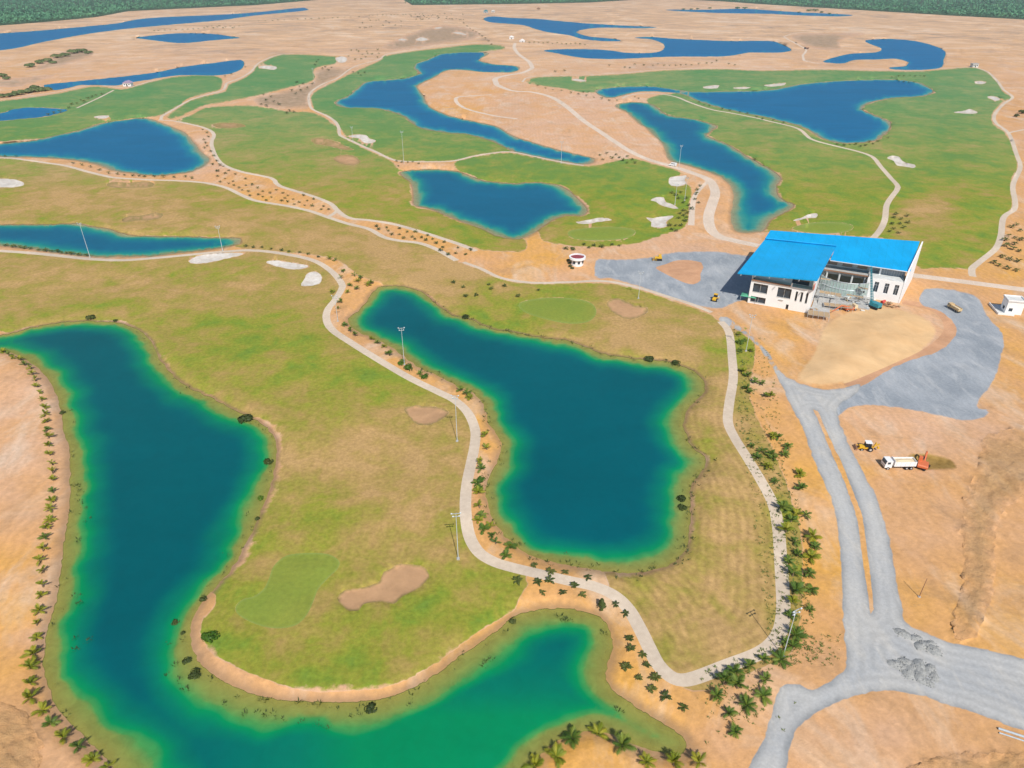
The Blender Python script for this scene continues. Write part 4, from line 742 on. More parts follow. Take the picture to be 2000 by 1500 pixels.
bush(526, 905, 2.0, 'dark grassy tuft in the shallows at the right shore of the west lake', True)
bush(1001, 1215, 1.2, 'dark bush at the sandy corner where the lower lake arm begins', True)
bush(1175, 1188, 2.3, 'tall cone-shaped dark green bush on the orange sand by the path', True, True)
bush(798, 722, 2.5, 'dense green bush at the foot of the lamp mast by the central lake')
bush(830, 738, 2.0, 'green bush on the path side right of the dense one by the central lake')
bush(783, 712, 1.6, 'small green bush left of the lamp mast by the central lake')
bush(937, 940, 1.9, 'long green shrub between the winding path and the sand strip')
bush(935, 955, 1.8, 'green shrub below the long one between path and sand strip')
bush(1331, 978, 1.9, 'dark reed bush in the shallows on the right shore of the central lake', True)
bush(1332, 995, 1.7, 'lower dark reed bush on the right shore of the central lake', True)
bush(1268, 705, 2.4, 'dark weed clump along the top right shore of the central lake', True)
bush(1320, 712, 2.2, 'dark weed clump at the corner of the central lake nearest the clubhouse', True)
bush(910, 622, 2.2, 'dark shoreline weed clump on the upper shore of the central lake', True)
for i, (x, y, rd) in enumerate([(60,131,11),(78,124,11),(95,120,10),(112,113,12),(128,110,11),(145,104,13),(160,102,12),(172,105,10),(105,124,8)]):
    bush(x, y, rd, '%s thicket from the left in the dark scrub band on the far left sand' % nth(i+1), True, group='far left thickets')
for i, (x, y, rd) in enumerate([(8,190,8),(22,188,8),(36,185,9),(50,182,9),(64,180,10),(78,178,9),(92,177,8),(5,150,9),(14,155,7),(68,174,9)]):
    bush(x, y, rd, '%s dark green thicket from the left above the far left path' % nth(i+1), True, group='thickets above the far left path')
for i, (x, y, rd) in enumerate([(1335,19,9),(1350,19,9),(1362,18,9),(1386,17,10),(1440,17,14),(1455,17,12),(1580,22,13),(1592,22,14),(1605,25,10),(1620,28,9),(1560,25,8)]):
    bush(x, y, rd, '%s bush from the left on the shore of the farthest thin pond' % nth(i+1), True, group='bushes at the farthest pond')
bush(1995, 222, 5, 'dark blue-green bush at the right edge beside the far path', True)
bush(1985, 228, 3.5, 'smaller dark bush left of the one at the right edge', True)

# ------------------------------------------------------------------ uncountable small plants: water weed, tufts and clods
def scatter(name, places, mat, size, label, cat, hgt=1.0):
    vs = []; fs = []
    for (x, y) in places:
        p = at(x, y); p.z = max(p.z, WATER-.15); s0 = size*random.uniform(.5, 1.3)
        for k in range(7):
            a = random.uniform(0, 6.28); d = Vector((math.cos(a), math.sin(a), 0)); q = p+d*random.uniform(0, .6)*s0; w = Vector((-d.y, d.x, 0))*.16*s0; b = len(vs)
            vs += [tuple(q-w), tuple(q+w), tuple(q+d*.5*s0+Vector((0, 0, random.uniform(.3, .9)*s0*hgt)))]; fs.append((b, b+1, b+2))
    me = bpy.data.meshes.new(name); me.from_pydata(vs, [], fs); me.materials.append(mat); o = obj(name, me); tag(o, label, cat, kind='stuff'); return o
def along(pond, a, b, inset, n, jit):
    P = [r['P'] for r in REG if r.get('pond') == pond][0]; cen = None; out = []
    k = [p for p in P if a(p)]
    for _ in range(n):
        p = random.choice(k); W = np.array(ground(*p)); i = kd.find((W[0], W[1], 0))[1]
        q = W+np.array([random.gauss(0, 1), random.gauss(0, 1)])*jit; out.append(pixel(q[0], q[1]))
    return out
wet = lambda ps: [p for p in ps if inpond[kpix.find((p[0], p[1], 0))[1]]]
wd = along('west_lake', lambda p: p[0] > 250 and p[0] < 1000 and p[1] < 1500, 0, 1, 150, 1.8)+along('west_lake', lambda p: p[0] < 150 and p[1] > 780, 0, 1, 50, 1.6)
wd += [(x+random.uniform(-6, 6), y+random.uniform(-5, 5)) for x, y in [(500,1392),(520,1400),(540,1405),(560,1408),(590,1415),(620,1418),(640,1424),(690,1400),(700,1398),(330,1262),(345,1300),(350,1330),(360,1350),(960,1290),(945,1300),(1105,1212),(1110,1216),(1090,1205),(172,1020),(165,1000),(158,1060),(150,1170),(155,1180),(155,950),(158,965),(1176,1237),(1207,1392),(155,1250),(175,1255),(150,1275),(480,1395),(440,1375)] for _ in range(4)]
scatter('water_weed', wet(wd), M_BUSHD, .75, 'dark weed tufts along the margins of the west lake', 'water weed')
we = along('center_lake', lambda p: p[0] > 820 and p[1] < 1120, 0, 1, 260, 1.1)
scatter('shore_grass', we, M_BUSHD, .75, 'dark grass tufts along the shore of the central lake', 'shore grass')
tf = [(random.uniform(1440, 1600), random.uniform(660, 1270)) for _ in range(1500)]
tf = [p for p in tf if abs(p[0]-(1462+max(0, p[1]-640)*.13)) < 40]+[(random.gauss(1445, 45), random.gauss(1370, 35)) for _ in range(60)]+[(random.uniform(1545, 1640), random.uniform(1240, 1300)) for _ in range(90)]
vg = []
for _ in range(900):
    p = PA[random.randrange(len(PA))]
    if p[0] > 1330 and 640 < p[1] < 1330: W_ = np.array(ground(p[0], p[1])); q = pixel(W_[0]+random.uniform(2.2, 6.5), W_[1]-random.uniform(-1, 1.5)*(p[1] > 1230)*2.2); vg.append(q)
vg += [(random.gauss(x, 5), random.gauss(y, 4)) for x, y in east_cl+low for _ in range(5)]
scatter('low_shrub', vg, leaf_mat('verge_leaf', (.06, .12, .02), (.10, .16, .03), (.16, .20, .045)), .62, 'low green shrubs and grass clumps between the loop path and palms', 'ground cover')
scatter('ground_tuft', tf, leaf_mat('dry_tuft', (.20, .15, .05), (.22, .21, .06), (.14, .19, .04)), .5, 'low dry tufts on the sand among the palms', 'ground cover')

# ------------------------------------------------------------------ far plantation forest
def forest(name, outline, label, n, seed):
    r = np.random.default_rng(seed); P = np.array(outline, float); lo, hi = P.min(0), P.max(0); vs = []; fs = []; k = 0
    lo[0] = max(lo[0], -500); hi[0] = min(hi[0], 2500)
    X = r.uniform(lo[0], hi[0], n*6); Y = hi[1]-(hi[1]-lo[1])*r.uniform(0, 1, n*6)**1.0; ok = inside(P, X, Y); X, Y = X[ok][:n], Y[ok][:n]
    # the front rank along the edge
    edge = spline(P, 3.2); fe = edge[(edge[:, 1] > -6) & (edge[:, 0] > -400) & (edge[:, 0] < 2400)]; X = np.concatenate([X, fe[:, 0]+r.uniform(-2, 2, len(fe))]); Y = np.concatenate([Y, fe[:, 1]-r.uniform(0, .8, len(fe))])
    for x, y in zip(X, Y):
        gx, gy = ground(x, y); sc = 1+max(0, (8-y))*.02; hgt = r.uniform(11, 16)*sc; rad = r.uniform(3.6, 5.6)*sc; b = len(vs)
        vs += [(gx-.35, gy, 0), (gx+.35, gy, 0), (gx, gy, hgt*.7)]; fs.append((b, b+1, b+2))
        for j in range(16):
            th = r.uniform(0, 6.28); u = r.uniform(-1, 1); q = math.sqrt(1-u*u); c = np.array([gx+rad*q*math.cos(th)*.75, gy+rad*q*math.sin(th)*.75, hgt*.66+u*hgt*.30]); s = rad*r.uniform(.35, .62); t = r.uniform(0, 6.28, 3); b = len(vs)
            a1 = np.array([math.cos(t[0]), math.sin(t[0]), r.uniform(-.4, .4)])*s; a2 = np.array([-math.sin(t[0])*.6, math.cos(t[0])*.6, r.uniform(.3, 1)])*s
            vs += [tuple(c-a1-a2*.6), tuple(c+a1-a2*.4), tuple(c+a2)]; fs.append((b, b+1, b+2))
    me = bpy.data.meshes.new(name); me.from_pydata(vs, [], fs); me.materials.append(M_FOREST_LEAF); o = obj(name, me); return tag(o, label, 'forest', kind='stuff')
g = G('plantation_leaf'); n = g.noise(.012, 3); n2 = g.noise(.15, 2); c = g.ramp(g.math('ADD', g.math('MULTIPLY', n, .6), g.math('MULTIPLY', n2, .4)), [(.3, (.06, .18, .10)), (.5, (.11, .28, .14)), (.7, (.18, .38, .18))])
M_FOREST_LEAF = g.done(g.bsdf(c, .8, spec=.1))
forest('plantation_forest', FOREST[0], 'dense green tree plantation in the top left corner', 7500, 3)
forest('plantation_forest', FOREST[1], 'dense dark green tree plantation along the top right edge', 8500, 4)
# ------------------------------------------------------------------ paints
M_WHITE = plain('white_wall', (.80, .80, .79), .8, .2, var=.05, scale=.3)
M_CONC = plain('bare_concrete', (.42, .41, .39), .9, .1, var=.18, scale=.6)
M_CONCL = plain('pale_plaster', (.62, .62, .59), .9, .1, var=.14, scale=.5)
M_DARK = plain('dark_opening', (.02, .024, .03), .5, .3)
M_GLASS = plain('window_glass', (.035, .055, .075), .08, .6, var=.2, scale=.4)
M_GLASSG = plain('green_glass', (.36, .46, .43), .15, .5, var=.2, scale=.3)
M_STEEL = plain('galvanised_steel', (.55, .58, .60), .45, .4, .4)
M_LAMPW = plain('lamp_housing', (.52, .56, .58), .4, .4)
M_YEL = plain('yellow_machine_paint', (.72, .42, .03), .45, .4); M_ORG = plain('orange_red_machine_paint', (.62, .16, .06), .45, .4)
M_VWHITE = plain('white_vehicle_paint', (.80, .80, .80), .35, .5, var=.04); M_CREAM = plain('cream_load', (.68, .55, .36), .9, .1)
M_TYRE = plain('tyre_rubber', (.022, .022, .024), .85, .2); M_TEAL = plain('teal_crane_paint', (.03, .24, .30), .45, .4); M_TIMB = plain('timber', (.42, .30, .18), .85, .1)
M_GREENC = plain('green_canvas', (.10, .36, .22), .8, .1); M_REDC = plain('red_paint', (.55, .07, .06), .6, .3); M_ROOFRED = plain('maroon_roof_felt', (.28, .06, .07), .8, .2); M_TAN = plain('tan_machine_paint', (.58, .42, .22), .55, .3)
M_RUST = plain('rusty_steel', (.28, .15, .09), .8, .2); M_PURP = plain('mauve_tiles', (.36, .27, .38), .8, .2); M_PIPE = plain('pale_pipe', (.42, .47, .50), .5, .3)
def roof_mat(name, col):
    g = G(name); tc = g.n('TexCoord'); sx = g.n('SeparateXYZ', Vector=tc.outputs['Object']); w = g.math('SINE', g.math('MULTIPLY', sx.outputs[0], 2*math.pi/3.1)); n = g.noise(.12, 4)
    c = g.hsv(col, v=g.math('ADD', g.math('MULTIPLY', g.mapr(n, .3, .7, .90, 1.06), g.mapr(g.noise(.5, 4, .6, vec=g.pos((1.2, .12, 1))), .3, .7, .93, 1.06)), g.math('MULTIPLY', g.math('LESS_THAN', w, -.93), -.06)))
    return g.done(g.bsdf(c, .5, spec=.3))
M_ROOF = roof_mat('blue_sheet_roof', (.001, .355, .70))

def wall(axis, a0, a1, z0, z1, pos, thick, holes):
    """wall slab made of blocks around rectangular openings; axis 'x' runs along x at y=pos"""
    m = MB(); xs = sorted({a0, a1, *[h[0] for h in holes], *[h[1] for h in holes]}); zs = sorted({z0, z1, *[h[2] for h in holes], *[h[3] for h in holes]})
    for i in range(len(xs)-1):
        for j in range(len(zs)-1):
            cx, cz = (xs[i]+xs[i+1])/2, (zs[j]+zs[j+1])/2
            if any(h[0] < cx < h[1] and h[2] < cz < h[3] for h in holes): continue
            if axis == 'x': m.box((cx, pos, cz), (xs[i+1]-xs[i], thick, zs[j+1]-zs[j]))
            else: m.box((pos, cx, cz), (thick, xs[i+1]-xs[i], zs[j+1]-zs[j]))
    return m
# ------------------------------------------------------------------ clubhouse
oz = gz(1467, 592); OX, OY = ground(1467, 592)
club = thing('clubhouse', 'white two-winged clubhouse under construction with two bright blue sheet roofs', 'building', (OX, OY, 0), R(-27))
zR = lambda s, t: 13+.117*(t-30.5)
def bil(p, q, r_, s_, n=8):   # bilinear patch corners p(0,0) q(1,0) r(1,1) s(0,1)
    vs = []; fs = []
    for i in range(n+1):
        for j in range(n+1):
            u, v = i/n, j/n; vs.append((Vector(p)*(1-u)*(1-v)+Vector(q)*u*(1-v)+Vector(r_)*u*v+Vector(s_)*(1-u)*v))
    for i in range(n):
        for j in range(n): a = i*(n+1)+j; fs.append((a, a+n+1, a+n+2, a+1))
    return vs, fs
def roof_patch(name, p, q, r_, s_, th, mat):
    top, f = bil(p, q, r_, s_); m = MB(); m.add(top, f); n = len(top); bot = [v-Vector((0, 0, th)) for v in top]; m.add(bot, [tuple(reversed(x)) for x in f])
    k = 8; ring = [i*(k+1) for i in range(k+1)]+[k*(k+1)+j for j in range(1, k+1)]+[i*(k+1)+k for i in range(k-1, -1, -1)]+[j for j in range(k-1, 0, -1)]
    m.f += [(ring[i], n+ring[i], n+ring[(i+1) % len(ring)], ring[(i+1) % len(ring)]) for i in range(len(ring))]
    o = m.build(name, mat, club); return o
rl = roof_patch('roof', (-7.2, -1.3, 12.5), (23.3, -4.6, 16.1), (25.6, 45.8, 14.35), (-4.3, 43, 13.9), .45, M_ROOF); rl['label'] = 'darker blue left roof tilted to the left'
m = MB(); pl = [(-4.3, 42.6), (25.6, 45.4), (25.0, 30.5), (55.7, 31), (57.9, 62), (-3.7, 52)]
m.slab(pl, lambda x, y: zR(x, y)-.4, zR); rr = m.build('roof', M_ROOF, club); rr['label'] = 'bright blue right roof along the whole back'
m = MB(); m.cyl((25.0, 30.35, 12.75), (55.7, 30.85, 12.75), .22, n=6); m.build('gutter', M_STEEL, club)
m = MB(); m.cyl((-4.0, 42.4, 14.5), (25.4, 45.2, 14.85), .28, n=6); m.build('ridge_cap', M_ROOF, club)
m = MB()
for i in range(6): m.box((-5.6+i*5.6, -2.6-i*.55, 12.35+i*.62), (.25, 1.0, .35))
m.build('eave_bracket', M_STEEL, club)
# left wing walls
wall('x', -1.5, 22.5, 0, 10, .2, .5, [(-.4, 5.4, 5.0, 8.9), (-.6, 5.4, .6, 3.2), (9.3, 14.6, 4.6, 8.9), (16.3, 17.1, 4.2, 8.4), (18.3, 19.1, 4.2, 8.4), (20.3, 21.1, 3.9, 8.4), (13.6, 14.6, 0, 2.2)]).build('wall', M_WHITE, club)
for (a, b, c, d) in [(-.4, 5.4, 5.0, 8.9), (-.6, 5.4, .6, 3.2), (9.3, 14.6, 4.6, 8.9), (16.3, 17.1, 4.2, 8.4), (18.3, 19.1, 4.2, 8.4), (20.3, 21.1, 3.9, 8.4)]:
    w = MB().box(((a+b)/2, .75, (c+d)/2), (b-a+.1, .08, d-c+.1)).build('window', M_GLASS, club)
    fm = MB(); fm.box(((a+b)/2, .2, c+.06), (b-a, .62, .12)); fm.build('sill', M_CONC, w)
    if b-a > 2: MB().box(((a+b)/2, .68, (c+d)/2), (.12, .1, d-c)).build('mullion', M_STEEL, w)
MB().box((14.1, .6, 1.1), (1.0, .1, 2.2)).build('door', M_DARK, club)
MB().box((11.3, -.2, 3.7), (1.8, .5, .15)).build('canopy', M_CONC, club)
wall('y', .46, 42, 0, 12.2, -1.25, .5, [(6, 11, 3, 8), (16, 21, 3, 8), (26, 31, 3, 8)]).build('wall', M_WHITE, club)
for a in (6, 16, 26): MB().box((-.9, a+2.5, 5.5), (.08, 5.1, 5.1)).build('window', M_GLASS, club)
m = MB(); m.add([(22.5, .45, 0), (22.5, 40, 0), (22.5, 40, 13.6), (22.5, -3.0, 15.2), (22.5, -3.0, 13.6), (22.5, .45, 10), (22.0, .45, 0), (22.0, 40, 0), (22.0, 40, 13.6), (22.0, -3.0, 15.2), (22.0, -3.0, 13.6), (22.0, .45, 10)], [(0, 1, 2, 3, 4, 5), (11, 10, 9, 8, 7, 6), (0, 5, 11, 6), (5, 4, 10, 11), (4, 3, 9, 10), (3, 2, 8, 9), (2, 1, 7, 8), (1, 0, 6, 7)]); m.build('wall', M_WHITE, club)
MB().box((22.62, -1.0, 11.9), (.16, 3.0, 2.6), rx=-.45).build('red_banner', M_REDC, club)
# terrace on top of the front block, recessed clerestory, dark slot
MB().box((10.5, 2.2, 9.7), (23.0, 3.4, .3)).build('terrace', M_CONCL, club)
m = MB(); m.add([(-1.5, 4.0, 9.5), (22.0, 4.0, 9.5), (22.0, 4.0, 14.6), (-1.5, 4.0, 11.9), (-1.5, 4.3, 9.5), (22.0, 4.3, 9.5), (22.0, 4.3, 14.6), (-1.5, 4.3, 11.9)], [(0, 1, 2, 3), (7, 6, 5, 4), (3, 2, 6, 7)]); m.build('clerestory_wall', M_WHITE, club)
MB().box((17.0, 3.9, 11.0), (6.5, .1, 1.9)).build('window', M_GLASS, club)
MB().box((6.2, -.35, 10.35), (15.0, .5, .5)).build('parapet', M_RUST, club)
MB().box((14.2, .0, 10.8), (.5, .6, 1.6)).build('column', M_WHITE, club)
# right wing
wall('x', 41.0, 54.4, 0, 9.0, 28.0, .5, [(44.0, 45.6, 3.2, 7.6), (47.9, 49.5, 3.2, 7.6), (51.6, 53.2, 3.2, 7.6)]).build('wall', M_WHITE, club)
for a in (44.0, 47.9, 51.6):
    w = MB().box((a+.8, 28.15, 5.4), (1.7, .08, 4.5)).build('window', M_GLASS, club)
    f = MB(); f.box((a+.8, 28.05, 5.4), (.1, .1, 4.4)); f.box((a+.8, 28.05, 6.2), (1.6, .1, .1)); f.build('mullion', M_STEEL, w)
def skew(x0, x1, za, zb):
    m = MB(); A0 = [(x0, 27.7), (x1, 60)]; vs = []
    for dx in (0, .5):
        vs += [(x0+dx, 27.7, 0), (x1+dx, 60, 0), (x1+dx, 60, zb), (x0+.45+dx, 31, za), (x0+dx, 27.7, 9.2)]
    m.add(vs, [(4, 3, 2, 1, 0), (5, 6, 7, 8, 9), (0, 1, 6, 5), (1, 2, 7, 6), (2, 3, 8, 7), (3, 4, 9, 8), (4, 0, 5, 9)]); return m
skew(54.5, 58.6, 13.9, 17.4).build('wall', M_WHITE, club)
MB().box((47.7, 31.0, 9.1), (13.0, 6.2, .3)).build('terrace', M_CONCL, club)
g_ = MB().box((49.8, 33.6, 11.0), (9.0, .2, 3.6)).build('window', plain('curtain_glass', (.24, .28, .31), .2, .5, var=.25), club)
m = MB()
for i in range(10): m.box((45.4+i*.98, 33.45, 11.0), (.08, .1, 3.6))
m.build('mullion', M_STEEL, g_)
for x in (45.0, 41.2): MB().box((x, 33.0, 10.6), (.7, .7, 3.6)).build('column', M_WHITE, club)
# unfinished centre: back wall, floor slabs, columns, curved glazed screen
wall('x', 22.8, 44.6, 0, 13, 36.5, .4, [(24, 28, 9.2, 12), (30, 34, 9.2, 12), (36, 40, 9.2, 12), (24, 40, 1, 5)]).build('wall', M_CONCL, club)
MB().box((33.5, 33.0, 8.4), (21.6, 6.6, .45)).build('floor_slab', M_CONC, club)
MB().box((33.3, 29.5, 8.75), (21.6, .3, .5)).build('edge_beam', M_RUST, club)
MB().box((33.5, 25.5, .2), (21.6, 22, .4)).build('floor_slab', M_CONC, club)
MB().box((26.5, 8.5, .3), (7.0, 12, .6)).build('floor_slab', M_CONC, club)
for x in (25, 30, 35, 40): MB().cyl((x, 30.3, .4), (x, 30.3, 8.3), .4, n=10).build('column', M_CONCL, club)
m = MB(); m2 = MB(); N = 18
for i in range(N):
    def cp(k): a = math.pi*(1.12+.76*k/N); return (32.8+10.4*math.cos(a), 31.5+8.5*math.sin(a))
    (x0, y0), (x1, y1) = cp(i), cp(i+1); m.add([(x0, y0, .6), (x1, y1, .6), (x1, y1, 6.8), (x0, y0, 6.8)], [(0, 1, 2, 3)])
    for z in (.8, 3.7, 6.8): m2.cyl((x0, y0-.06, z), (x1, y1-.06, z), .14, n=5)
    m2.cyl((x0, y0-.06, .4), (x0, y0-.06, 6.8), .09, n=5)
cs = m.build('curved_screen', M_GLASSG, club); m2.build('screen_frame', M_STEEL, cs)
for i, (x, z) in enumerate([(25, 1.0), (29, 1.6)]):
    m = MB()
    for k in range(7): m.box((x+2, 14-k*.9, .2+(6-k)*.28), (4.5, .9, .3))
    m.build('stair', M_CONC, club)
# scaffolding in the courtyard
def scaffold(label, x0, y0, nx, ny, nz, dx, dy, dz, rz):
    t = thing('scaffolding', label, 'scaffolding', club.matrix_basis @ Vector((x0, y0, .0)), R(-27)+rz); m = MB(); b = MB()
    for i in range(nx+1):
        for j in range(ny+1): m.cyl((i*dx, j*dy, 0), (i*dx, j*dy, nz*dz+.6), .06, n=4)
    for k in range(1, nz+1):
        for j in range(ny+1): m.cyl((0, j*dy, k*dz), (nx*dx, j*dy, k*dz), .05, n=4)
        for i in range(nx+1): m.cyl((i*dx, 0, k*dz), (i*dx, ny*dy, k*dz), .05, n=4)
    for i in range(nx): b.box(((i+.5)*dx, ny*dy/2, nz*dz+.04), (dx*.92, ny*dy*.9, .06), rz=.03*(i % 2))
    m.build('frame', M_STEEL, t); b.build('plank_deck', M_TIMB, t); return t
scaffold('grey steel scaffold bay beside the left wing of the clubhouse', 24.2, 14.5, 4, 2, 2, 2.1, 1.6, 1.9, 0)
scaffold('low scaffold platform in front of the left wing corner', 22.8, -5.8, 4, 3, 1, 2.0, 1.7, 1.9, .12)
scaffold('scaffold in front of the curved glass screen', 34.5, 17.5, 3, 1, 2, 2.2, 1.6, 1.8, -.05)
scaffold('tall scaffold frame between the curved glass screen and left wing', 23.4, 20.5, 2, 1, 4, 1.9, 1.5, 1.9, .05)
scaffold('scaffold bay standing at the left corner of the right wing', 38.2, 22.5, 2, 1, 3, 1.9, 1.5, 1.9, -.1)
scaffold('wide low scaffold deck across the front of the courtyard', 27.5, 7.0, 5, 2, 1, 2.2, 1.8, 1.6, .2)
def debris(label, px, py, n, rad, mats, seed):
    r = random.Random(seed); t = thing('debris_pile', label, 'debris', at(px, py), r.uniform(0, 6))
    for i in range(n):
        m = MB(); a = r.uniform(0, 6.28); d = rad*math.sqrt(r.random()); m.box((math.cos(a)*d, math.sin(a)*d*.8, r.uniform(.1, .5)+.7*(1-d/rad)), (r.uniform(.5, 2.4), r.uniform(.3, 1.1), r.uniform(.1, .5)), r.uniform(0, 3), r.uniform(-.4, .4), r.uniform(-.4, .4)); m.build('debris_block', r.choice(mats), t)
debris('heap of broken concrete and planks in the clubhouse courtyard', 1632, 573, 26, 5.5, [M_CONC, M_CONCL, M_TIMB], 1)
debris('heap of timber and rubble near the scaffold by the left wing', 1650, 583, 26, 6, [M_CONC, M_CONCL, M_TIMB, M_TAN], 2)
debris('grey rubble heap at the foot of the right wing', 1688, 586, 20, 5, [M_CONCL, M_CONC], 3)
debris('pile of boards and blue sheeting by the low platform', 1612, 592, 18, 4.2, [M_TIMB, M_CONC, M_PIPE], 4)
debris('stack of formwork boards and rebar left of the low scaffold platform', 1585, 606, 16, 3.2, [M_TIMB, M_RUST, M_CONC], 5)
debris('scattered planks and sheets on the sand right of the orange pump', 1678, 599, 14, 4.5, [M_TIMB, M_CONCL, M_PIPE], 6)
debris('brown timber pile at the corner of the right wing', 1742, 598, 14, 3.0, [M_TIMB, M_RUST], 7)
debris('grey panels and pipes strewn over the middle of the courtyard', 1655, 572, 30, 6.5, [M_CONCL, M_STEEL, M_CONC], 8)
# green parasol tent and sheds by the left wing
t = thing('canopy_tent', 'green canvas canopy on thin legs at the left end of the clubhouse', 'canopy', at(1461, 588), R(-27)); m = MB(); m.add([(-3.2, -2, 2.5), (3.2, -2, 2.5), (3.2, 2, 2.5), (-3.2, 2, 2.5), (0, 0, 3.6)], [(0, 1, 4), (1, 2, 4), (2, 3, 4), (3, 0, 4)]); m.build('canvas', M_GREENC, t)
for x in (-3, 3):
    for y in (-1.8, 1.8): MB().cyl((x, y, 0), (x, y, 2.5), .06, n=6).build('leg', M_STEEL, t)
# ------------------------------------------------------------------ round kiosk
p = at(1127, 517); t = thing('round_kiosk', 'round white kiosk with maroon roof inside a white parapet ring', 'kiosk', p); 
m = MB(); N = 24
for i in range(N):
    a0, a1 = 2*math.pi*i/N, 2*math.pi*(i+1)/N
    for (r0, z0), (r1, z1) in [((2.9, 0), (2.9, 3.0)), ((2.9, 3.0), (3.9, 3.2)), ((3.9, 3.2), (3.9, 4.2)), ((3.9, 4.2), (3.2, 4.2)), ((3.2, 4.2), (3.2, 3.7))]:
        m.add([(r0*math.cos(a0), r0*math.sin(a0), z0), (r0*math.cos(a1), r0*math.sin(a1), z0), (r1*math.cos(a1), r1*math.sin(a1), z1), (r1*math.cos(a0), r1*math.sin(a0), z1)], [(0, 1, 2, 3)])
m.build('wall', M_WHITE, t)
m = MB(); m.add([(3.2*math.cos(2*math.pi*i/N), 3.2*math.sin(2*math.pi*i/N), 3.72) for i in range(N)]+[(0, 0, 4.1)], [(i, (i+1) % N, N) for i in range(N)]); m.build('roof', M_ROOFRED, t)
for i in range(8):
    a = 2*math.pi*i/8+.2; MB().box((2.92*math.cos(a), 2.92*math.sin(a), 1.9), (.12, 1.1, 1.3), rz=a).build('window', M_GLASS, t)
for i, (x, y) in enumerate([(1112, 515), (1114, 521), (1110, 509), (1118, 525), (1117, 486)]): bush(x, y, 1.3, '%s shrub from the top in the bed around the round kiosk' % nth(i+1), True, group='shrubs around the round kiosk')
# ------------------------------------------------------------------ gate house at the right edge
p = at(1973, 609); t = thing('gate_house', 'small white flat-roofed gate house at the right edge beside the back road', 'house', p, R(-14))
wall('x', -3, 3, 0, 5.4, -2.6, .25, [(-2.0, -.6, 1.2, 2.6)]).build('wall', M_WHITE, t); wall('x', -3, 3, 0, 5.4, 2.6, .25, []).build('wall', M_WHITE, t)
wall('y', -2.47, 2.47, 0, 5.4, -2.87, .25, [(-1, 1, 1.2, 2.6)]).build('wall', M_WHITE, t); wall('y', -2.47, 2.47, 0, 5.4, 2.87, .25, []).build('wall', M_WHITE, t)
MB().box((0, 0, 5.5), (6.6, 6.0, .3)).build('roof', M_CONCL, t)
m = MB(); [m.box(c, d) for c, d in (((0, -2.9, 5.85), (6.6, .2, .5)), ((0, 2.9, 5.85), (6.6, .2, .5)), ((-3.2, 0, 5.85), (.2, 5.6, .5)), ((3.2, 0, 5.85), (.2, 5.6, .5)))]; m.build('parapet', M_WHITE, t)
MB().box((-1.3, -2.55, 1.9), (1.5, .05, 1.5)).build('window', M_GLASS, t)
p = at(1955, 606); t = thing('tiled_terrace', 'pale paved terrace with low wall left of the gate house', 'terrace', p, R(-14)); MB().box((0, 0, .1), (6.0, 11, .3)).build('paving', M_CONCL, t)
m = MB(); m.box((-2.9, 0, .6), (.2, 11, .8)); m.box((0, -5.4, .6), (6.0, .2, .8)); m.build('low_wall', M_WHITE, t)
# ------------------------------------------------------------------ far small buildings
def hut(px, py, w, d, h, label, wallm, roofm, rz=0, pitched=True):
    t = thing('hut', label, 'hut', at(px, py), rz); MB().box((0, 0, h/2), (w, d, h)).build('wall', wallm, t)
    if pitched:
        m = MB(); m.prism([(-w*.58, h), (w*.58, h), (0, h+w*.28)], -d*.58, d*.58); m.build('roof', roofm, t)
    else: MB().box((0, 0, h+.2), (w*1.15, d*1.15, .4)).build('roof', roofm, t)
    MB().box((0, -d/2-.03, h*.4), (w*.16, .08, h*.75)).build('door', M_DARK, t)
    for s in (-1, 1): MB().box((s*w*.3, -d/2-.03, h*.55), (w*.18, .08, h*.35)).build('window', M_GLASS, t)
    return t
hut(251, 168, 9, 7, 3.6, 'white hut with mauve roof at the end of the far left path', M_WHITE, M_PURP)
hut(1902, 131, 8, 7, 4.5, 'grey pavilion at the far right corner of the long fairway', M_CONCL, M_CONC, 0, False)
hut(949, 25, 14, 10, 5, 'blue-grey site shed on the far sand near the hook-shaped lake', M_PIPE, M_TEAL)
hut(963, 24, 12, 9, 4, 'pale shed right of the blue-grey one on the far sand', M_CONCL, M_CONCL)
hut(999, 76, 9, 8, 3.5, 'white shed beside the far bend of the dirt road', M_WHITE, M_WHITE)
hut(1020, 82, 10, 5, 2.6, 'long low white shed right of the far dirt road end', M_WHITE, M_WHITE)
hut(1052, 19, 12, 8, 4, 'brownish shed in front of the far tree line', M_TIMB, M_RUST)
